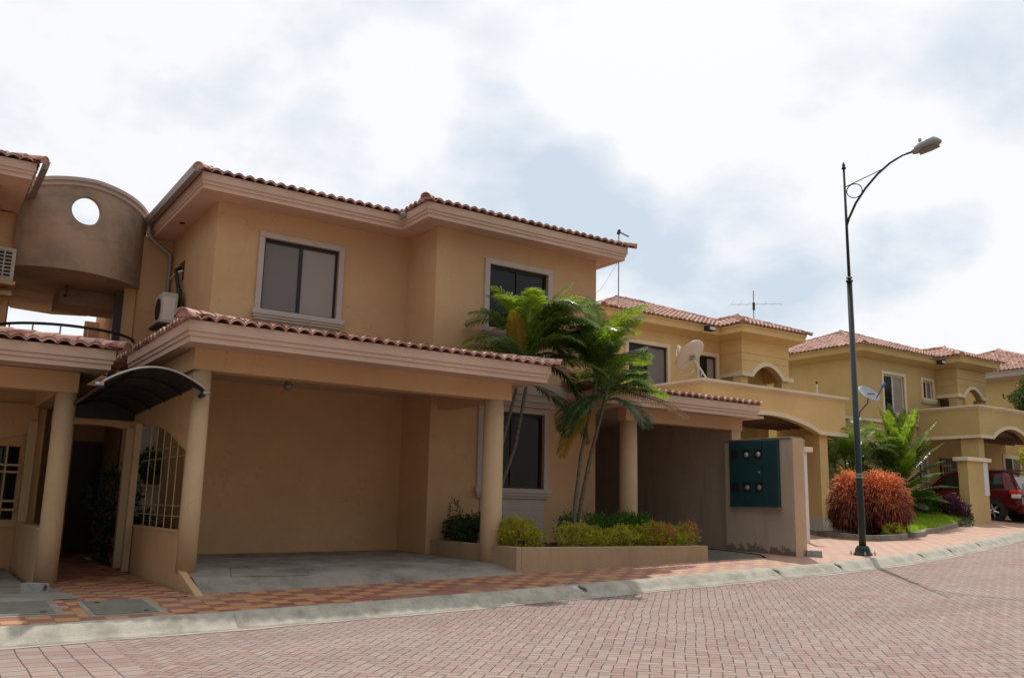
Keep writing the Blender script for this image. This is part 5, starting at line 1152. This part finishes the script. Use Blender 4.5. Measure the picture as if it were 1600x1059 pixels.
gk = [(23.75, 15.3), (24.1, 15.05), (24.9, 15.2), (25.6, 15.6), (26.2, 15.95), (27.2, 16.1), (28.6, 16.4), (30.6, 16.95)]
kerbstone('garden_kerb', 'curved grey concrete edging in front of the small lawn', gk, .15)
lp = [(23.8, 15.3), (24.1, 15.17), (24.9, 15.42), (25.6, 15.82), (26.2, 16.07), (27.2, 16.17), (28.6, 16.42), (30.8, 16.95), (30.85, 17.6), (30.9, 20.5), (26.2, 20.5), (24.7, 16.7)]
def ykerb(x): return interp(x, [q_[0] for q_ in gk], [q_[1] for q_ in gk])
def zlawn(x, y): return zp(x, min(y, ykerb(x)+.5))+.12+min(.42, .20*max(0, y-ykerb(x)))
m = MB(); lx_ = [23.8+.35*i for i in range(21)]
m.add([(x, y, zlawn(x, y)) for x in lx_ for y in [ykerb(x)+.05+interp(x, [23.8, 26, 27.5], [.12, .2, .45])*j for j in range(11)]], [(i*11+j, (i+1)*11+j, (i+1)*11+j+1, i*11+j+1) for i in range(20) for j in range(10)]); tag(m.build('lawn', 'turf'), 'small mounded lawn behind the curved edging', 'lawn', kind='structure')
rg = random.Random(77); m = MB()
def inside(x, y, P):
    c = False
    for i in range(len(P)):
        (x1, y1), (x2, y2) = P[i], P[i-1]
        if (y1 > y) != (y2 > y) and x < (x2-x1)*(y-y1)/(y2-y1)+x1: c = not c
    return c
k = 0
while k < 26000:
    x, y = rg.uniform(23.8, 30.9), rg.uniform(15.15, 20)
    if y > 18 and rg.random() < .7: continue
    if not inside(x, y, lp): continue
    z = zlawn(x, y); h = rg.uniform(.05, .11); a = rg.uniform(0, 6.28); dx, dy = math.cos(a)*.012, math.sin(a)*.012; b = rg.uniform(0, 6.28)
    m.add([(x-dx, y-dy, z), (x+dx, y+dy, z), (x+math.cos(b)*h*.5, y+math.sin(b)*h*.5, z+h)], [(0, 1, 2)]); k += 1
tag(m.build('grass', 'grass'), 'bright green sunlit grass in front of the olive house', 'grass', kind='stuff')

def blades(mb, p, d, L, Wd, droop, r):
    """one long strap leaf bending under its own weight"""
    d = d.normalized(); s = d.cross(Vector((0, 0, 1))); s = s.normalized() if s.length > .01 else Vector((1, 0, 0)); s = (s+rv(r)*.35).normalized()
    q = [p]; dd = d
    for i in range(3): dd = (dd+Vector((0, 0, -droop*(i+.6)*.5))).normalized(); q.append(q[-1]+dd*L/3)
    o = len(mb.v); ws = (.35, .5, .4)
    for i in range(3): mb.v += [tuple(q[i]-s*Wd*ws[i]), tuple(q[i]+s*Wd*ws[i])]
    mb.v.append(tuple(q[3])); mb.f += [(o, o+1, o+3, o+2), (o+2, o+3, o+5, o+4), (o+4, o+5, o+6)]
hg = thing('red_leaved_hedge', (22.9, 15.8, -.5), 'rounded hedge of drooping orange-red strap leaves behind the lamp post', 'hedge')
r = random.Random(12); top, low, dk_ = MB(), MB(), MB()
domes = [((23.0, 16.2, .16), (.60, .60, .98), .9), ((23.66, 15.6, .14), (.74, .66, .98), 1.3), ((23.4, 16.1, .05), (.6, .6, .9), .4)]
for (c, rad, wgt) in domes:
    for _ in range(int(4200*wgt)):
        d = rv(r)
        if d.z < -.75: continue
        k = r.uniform(.72, 1.0); lump = 1+.07*math.sin(d.x*9+c[0])+.06*math.sin(d.y*11)
        p = Vector((c[0]+d.x*rad[0]*k*lump, c[1]+d.y*rad[1]*k*lump, c[2]+d.z*rad[2]*k*lump*(1 if d.z > 0 else .62)))
        dd = d+Vector((0, 0, .5 if d.z > .1 else -.2))+rv(r)*.55
        tgt = top if p.z > (.42 if c[0] > 23.2 else .62)+r.uniform(-.45, .4) else (dk_ if r.random() < .5 else low)  # darker blades low and on the left hold the hedge's shade in their colour
        blades(tgt, p, dd, r.uniform(.2, .36), .026, .9 if d.z < .4 else .7, r)
top.build('upper_leaves', 'leaf_red', hg); low.build('lower_leaves', 'leaf_rust_shade', hg); dk_.build('shaded_leaves', 'leaf_maroon_shade', hg)
stems(MB(), 22.9, 15.9, -.55, .7, 1.0, 40, 5, .014).build('stems', 'twig', hg)
bush('shrub', 'low yellow-green ground plant at the foot of the orange hedge', 'shrub', (23.15, 15.0, -.5), [((23.1, 14.98, -.42), (.35, .2, .14)), ((23.4, 15.1, -.4), (.2, .2, .16))], 'leaf_hedge', 420, .12, .035, 33, (.2, .15, 8))
bush('shrub', 'bright green rounded shrub on the lawn before the car', 'shrub', (29.4, 17.95, 0), [((29.2, 18.05, .42), (.66, .55, .42)), ((29.75, 17.95, .45), (.46, .45, .42)), ((28.8, 18.25, .3), (.42, .4, .32))], 'leaf_green', 5200, .085, .035, 34, (.5, .5, 24))
bush('shrub', 'dark purple shrub at the foot of the gate pier', 'shrub', (30.2, 17.1, -.3), [((30.05, 17.15, .12), (.40, .40, .48)), ((30.4, 17.1, .0), (.36, .33, .38)), ((29.95, 17.15, .5), (.2, .2, .26)), ((30.3, 17.15, .42), (.2, .2, .28))], 'leaf_purple', 3800, .085, .04, 35, (.35, .7, 22))
bush('shrub', 'small dark tuft on the concrete edging by the pier', 'shrub', (29.4, 16.35, -.35), [((29.4, 16.4, -.22), (.3, .15, .14))], 'leaf_dark', 260, .09, .03, 36, (.15, .12, 8))
# areca clump and broad palm
r = random.Random(90); tr = []
for i in range(9):
    x, y = 27.3+r.uniform(-.5, .5), 19.1+r.uniform(-.4, .4); h = r.uniform(.8, 2.7)
    tr.append(([(x, y, -.5), (x+r.uniform(-.1, .1), y, -.5+h*.6), (x+r.uniform(-.25, .25), y+r.uniform(-.2, .2), -.5+h)], .04, [(r.uniform(0, 360), r.uniform(45, 80), r.uniform(1.6, 2.1), r.uniform(60, 110), r.choice('gpg'), dict(ll=.42, npair=22, wd=.035)) for _ in range(9)]))
palm('palm_tree', 'bushy many-stemmed feather palm between the second and third houses', (27.3, 19.1, -.5), tr, 91)
bp = thing('broad_leaved_palm', (28.9, 18.4, -.1), 'palm with upright broad pleated fronds in front of the olive house', 'palm')
st_ = MB(); st_.tube([(28.9, 18.4, -.15), (28.88, 18.4, .6), (28.9, 18.4, 1.4)], [.09, .08, .06], 10); st_.build('trunk', 'bark', bp, smooth=True); r = random.Random(17)
for (az, el, L, dr_, z_) in [(0, 81, 2.3, 10, 1.35), (138, 81, 2.3, 11, 1.32), (275, 76, 2.39, 12, 1.29), (52, 83, 2.55, 13, 1.26), (190, 80, 2.27, 14, 1.23), (328, 76, 2.28, 15, 1.2), (105, 71, 2.19, 16, 1.17), (242, 70, 2.52, 17, 1.14), (20, 74, 2.45, 18, 1.11), (158, 72, 2.17, 19, 1.08), (295, 66, 2.33, 20, 1.05), (72, 68, 2.4, 21, 1.02), (210, 68, 2.07, 22, 0.99), (348, 64, 2.29, 23, 0.96), (125, 61, 2.07, 24, 0.93), (262, 59, 2.02, 25, 0.9), (40, 62, 2.3, 26, 0.87), (178, 57, 2.06, 27, 0.84), (315, 58, 2.15, 28, 0.81), (92, 57, 2.23, 29, 0.78), (230, 51, 2.05, 30, 0.75), (8, 50, 2.03, 31, 0.72), (145, 44, 1.97, 32, 0.69), (282, 49, 1.85, 33, 0.66), (60, 40, 2.05, 34, 0.63), (198, 41, 1.99, 35, 0.6), (335, 41, 1.9, 36, 0.57), (112, 45, 1.83, 37, 0.54), (250, 37, 1.82, 38, 0.51), (28, 38, 1.82, 39, 0.48), (165, 33, 1.97, 40, 0.45), (302, 31, 1.88, 41, 0.42), (80, 35, 1.71, 42, 0.39), (218, 25, 1.73, 43, 0.36), (355, 31, 1.84, 44, 0.33), (132, 24, 1.73, 45, 0.3), (270, 22, 1.75, 46, 0.27), (48, 19, 1.8, 47, 0.24), (185, 25, 1.87, 48, 0.21), (322, 22, 1.85, 49, 0.18), (100, 13, 1.62, 50, 0.15), (238, 21, 1.75, 51, 0.12), (15, 14, 1.78, 52, 0.09), (152, 14, 1.72, 53, 0.06), (290, 10, 1.51, 54, 0.03), (68, 9, 1.48, 55, 0.0)]:
    lf, sm = MB(), MB(); frond(lf, sm, (28.9, 18.4, z_+.12), R(az), R(el), L*1.04, R(dr_), r, ll=.36, wd=.085, npair=24, hang=.3, t0=.25, vee=.12)
    f_ = lf.build('frond', 'leaf_palm' if (el > 52 and az % 3 != 1) or az % 5 == 0 else 'leaf_dark', bp); sm.build('stalk', 'green_stem', f_, smooth=True)
bush('heliconia', 'plant with orange-red leaves behind the broad palm', 'plant', (31.2, 19.6, -.1), [((31.2, 19.6, 2.1), (.6, .3, .16))], 'leaf_red', 120, .34, .09, 38, (.3, 2.3, 8))
tr_ = thing('broadleaf_tree', (38.0, 17.95, -.1), 'glossy dark green tree whose crown enters at the right edge', 'tree')
q = MB(); q.tube([(38.3, 18.3, -.2), (38.35, 18.35, 1.6), (38.2, 18.3, 3.2), (38.3, 18.2, 4.8)], [.13, .11, .09, .05], 10)
for dx, dy, dz in ((-.9, .2, 1.2), (.8, .3, 1.5), (-.5, -.5, 2.), (.2, .6, 2.2)): q.tube([(38.25, 18.3, 3.4), (38.25+dx*.5, 18.3+dy*.5, 3.4+dz*.5), (38.25+dx, 18.3+dy, 3.4+dz)], [.05, .035, .02], 6)
q.build('trunk', 'bark', tr_, smooth=True)
bush_mesh([((38.9, 18.0, 4.9), (1.15, 1.1, .95)), ((38.2, 18.1, 4.7), (.55, .5, .45)), ((39.4, 18.1, 4.3), (.9, .8, .7)), ((38.8, 18.1, 5.6), (.6, .6, .4))], 7000, .14, .06, 55).build('crown', 'leaf_dark', tr_)
bush('shrub', 'light green leafy branch at the right edge above the car', 'shrub', (34.8, 16.7, -.2), [((34.95, 16.7, 2.2), (.45, .45, .45)), ((34.9, 16.7, 1.8), (.3, .3, .35))], 'leaf_hedge', 900, .16, .075, 56, (.4, 2.4, 9))

# ================================================================== CAR
car = thing('parked_suv', (35.4, 19.8, -.12), 'dark red sport utility car parked nose-in under the olive house balcony', 'car')
CX, CW, Y0, CZ = 35.40, .97, 17.10, -.15
def cs(y, z): return (Y0+y, CZ+z)
secs = [  # y from rear bumper, z bottom, z belt, z roof, half width body, half width roof
 (0.0, .42, .95, 1.0, .80, .70), (.06, .32, 1.10, 1.15, .90, .72), (.22, .34, 1.20, 1.45, .95, .70), (.50, .38, 1.22, 1.86, .97, .70), (.9, .36, 1.22, 1.93, .975, .73), (2.0, .34, 1.20, 1.95, .975, .75),
 (2.9, .34, 1.18, 1.90, .975, .73), (3.25, .34, 1.17, 1.72, .97, .72), (3.75, .34, 1.16, 1.22, .965, .74), (4.3, .36, 1.08, 1.12, .95, .72), (4.75, .40, .98, 1.02, .88, .68), (4.9, .45, .75, .80, .78, .60)]
vs = []; q = MB()
for (y, zb_, zl, zr, wb, wr) in secs:
    row = [(-wb*.90, zb_), (-wb*.985, zb_+.18), (-wb, (zb_+zl)/2+.05), (-wb*.985, zl-.08), (-wb*.955, zl), (-lerp(wb*.95, wr, .55), lerp(zl, zr, .55)), (-wr*1.0, zr-.07), (-wr*.86, zr-.005), (0, zr+.03)]
    row = row+[(-a, b) for a, b in row[-2::-1]]
    vs += [(CX+a, Y0+y, CZ+b) for a, b in row]
nr = 17
q.add(vs, [(i*nr+k, i*nr+k+1, (i+1)*nr+k+1, (i+1)*nr+k) for i in range(len(secs)-1) for k in range(nr-1)]+[tuple(range(nr)), tuple((len(secs)-1)*nr+k for k in range(nr-1, -1, -1))]+[((i+1)*nr, (i+1)*nr+nr-1, i*nr+nr-1, i*nr) for i in range(len(secs)-1)])
body = q.build('body', 'redpaint', car, smooth=True); md = body.modifiers.new('sub', 'SUBSURF'); md.levels = 2; md.render_levels = 2
def side_x(z, y=2.):      # x of the left flank at height z
    return CX-interp(z, [.35, 1.15, 1.20, 1.85], [.975, .965, .945, .775])-.012
def glass(ya, yb, z0, z1, yta, ytb, name='side_window', mk='glass_dark'):
    m = MB(); pts = [(ya, z0), (yb, z0), (ytb, z1), (yta, z1)]
    m.add([(side_x(z)-.004, Y0+y, CZ+z) for y, z in pts]+[(side_x(z)+.03, Y0+y, CZ+z) for y, z in pts], [(0, 1, 2, 3), (0, 4, 5, 1), (1, 5, 6, 2), (2, 6, 7, 3), (3, 7, 4, 0)]); return m.build(name, mk, car)
glass(.55, 1.25, 1.24, 1.74, .72, 1.2); glass(1.33, 2.2, 1.23, 1.76, 1.30, 2.15); glass(2.28, 3.3, 1.22, 1.77, 2.24, 2.85)
m = MB(); m.add([(CX-.62, Y0+.10, CZ+1.22), (CX+.62, Y0+.10, CZ+1.22), (CX+.56, Y0+.38, CZ+1.76), (CX-.56, Y0+.38, CZ+1.76)], [(0, 1, 2, 3)]); m.build('rear_window', 'glass_blind', car)  # pale pane colour painted in for a bright reflection
for s_ in (-1, 1):
    m = MB(); x0_ = CX+s_*.96; x1_ = CX+s_*.70; m.box(x0_, x1_, Y0+.0, Y0+.36, CZ+1.02, CZ+1.16); o = m.build('taillight', 'taillight', car, bevel=.03)
    m = MB(); m.box(x0_-.0, x1_, Y0+.01, Y0+.30, CZ+.86, CZ+1.015); m.build('lens', 'clearlens', o, bevel=.03)
    m = MB(); m.tube([(CX+s_*.66, Y0+.9, CZ+1.99), (CX+s_*.66, Y0+2.8, CZ+1.99)], .022, 8); [m.tube([(CX+s_*.66, Y0+yy, CZ+1.92), (CX+s_*.66, Y0+yy, CZ+1.99)], .018, 6) for yy in (.95, 2.75)]; m.build('roof_rail', 'lamphead', car)
    for yw in (.98, 3.85):
        xw = CX+s_*.90; m = MB(); prof = [(.20, -.12), (.37, -.12), (.40, -.08), (.40, .08), (.37, .12), (.20, .12)]; m.lathe((xw, Y0+yw, CZ+.39), prof, 32, 'x'); w_ = m.build('wheel', 'tyre', car, smooth=False)
        m = MB(); m.lathe((xw+s_*.09, Y0+yw, CZ+.39), [(.255, -.03), (.26, .03), (.235, .035), (.235, 0)], 32, 'x'); m.build('rim', 'rim', w_)
        for k in range(6):
            a = math.pi*2*k/6+.3; m = MB(); c_, s2_ = math.cos(a), math.sin(a); m.tube([(xw+s_*.115, Y0+yw+c_*.03, CZ+.39+s2_*.03), (xw+s_*.12, Y0+yw+c_*.24, CZ+.39+s2_*.24)], [.045, .03], 6); m.build('spoke', 'rim', w_)
        m = MB(); m.lathe((CX+s_*.93, Y0+yw, CZ+.42), [(.47, -.06), (.47, .062)], 32, 'x'); m.build('wheel_arch', 'black', car)
for yy in (1.45, 2.38):
    m = MB(); m.tube([(CX-.995, Y0+yy, CZ+1.05), (CX-.995, Y0+yy+.2, CZ+1.05)], .02, 6); m.build('door_handle', 'clearlens', car)
m = MB(); m.box(CX-.88, CX+.88, Y0-.08, Y0+.16, CZ+.30, CZ+.66); m.build('rear_bumper', 'redpaint', car, bevel=.04)
m = MB(); m.box(CX-.75, CX+.75, Y0-.07, Y0-.062, CZ+.56, CZ+.585); m.build('bumper_strip', 'clearlens', car)
m = MB(); m.box(CX-.35, CX+.35, Y0+.2, Y0+.5, CZ+1.90, CZ+1.93); m.build('spoiler', 'redpaint', car, bevel=.01)
m = MB(); m.box(CX-1.15, CX-.96, Y0+3.05, Y0+3.2, CZ+1.18, CZ+1.36); m.build('wing_mirror', 'redpaint', car, bevel=.03)

# ------------------------------------------------------------------ lift everything to put the road near z = 0
for o in list(sc.objects):
    if o.parent is None:
        o.location.z += H
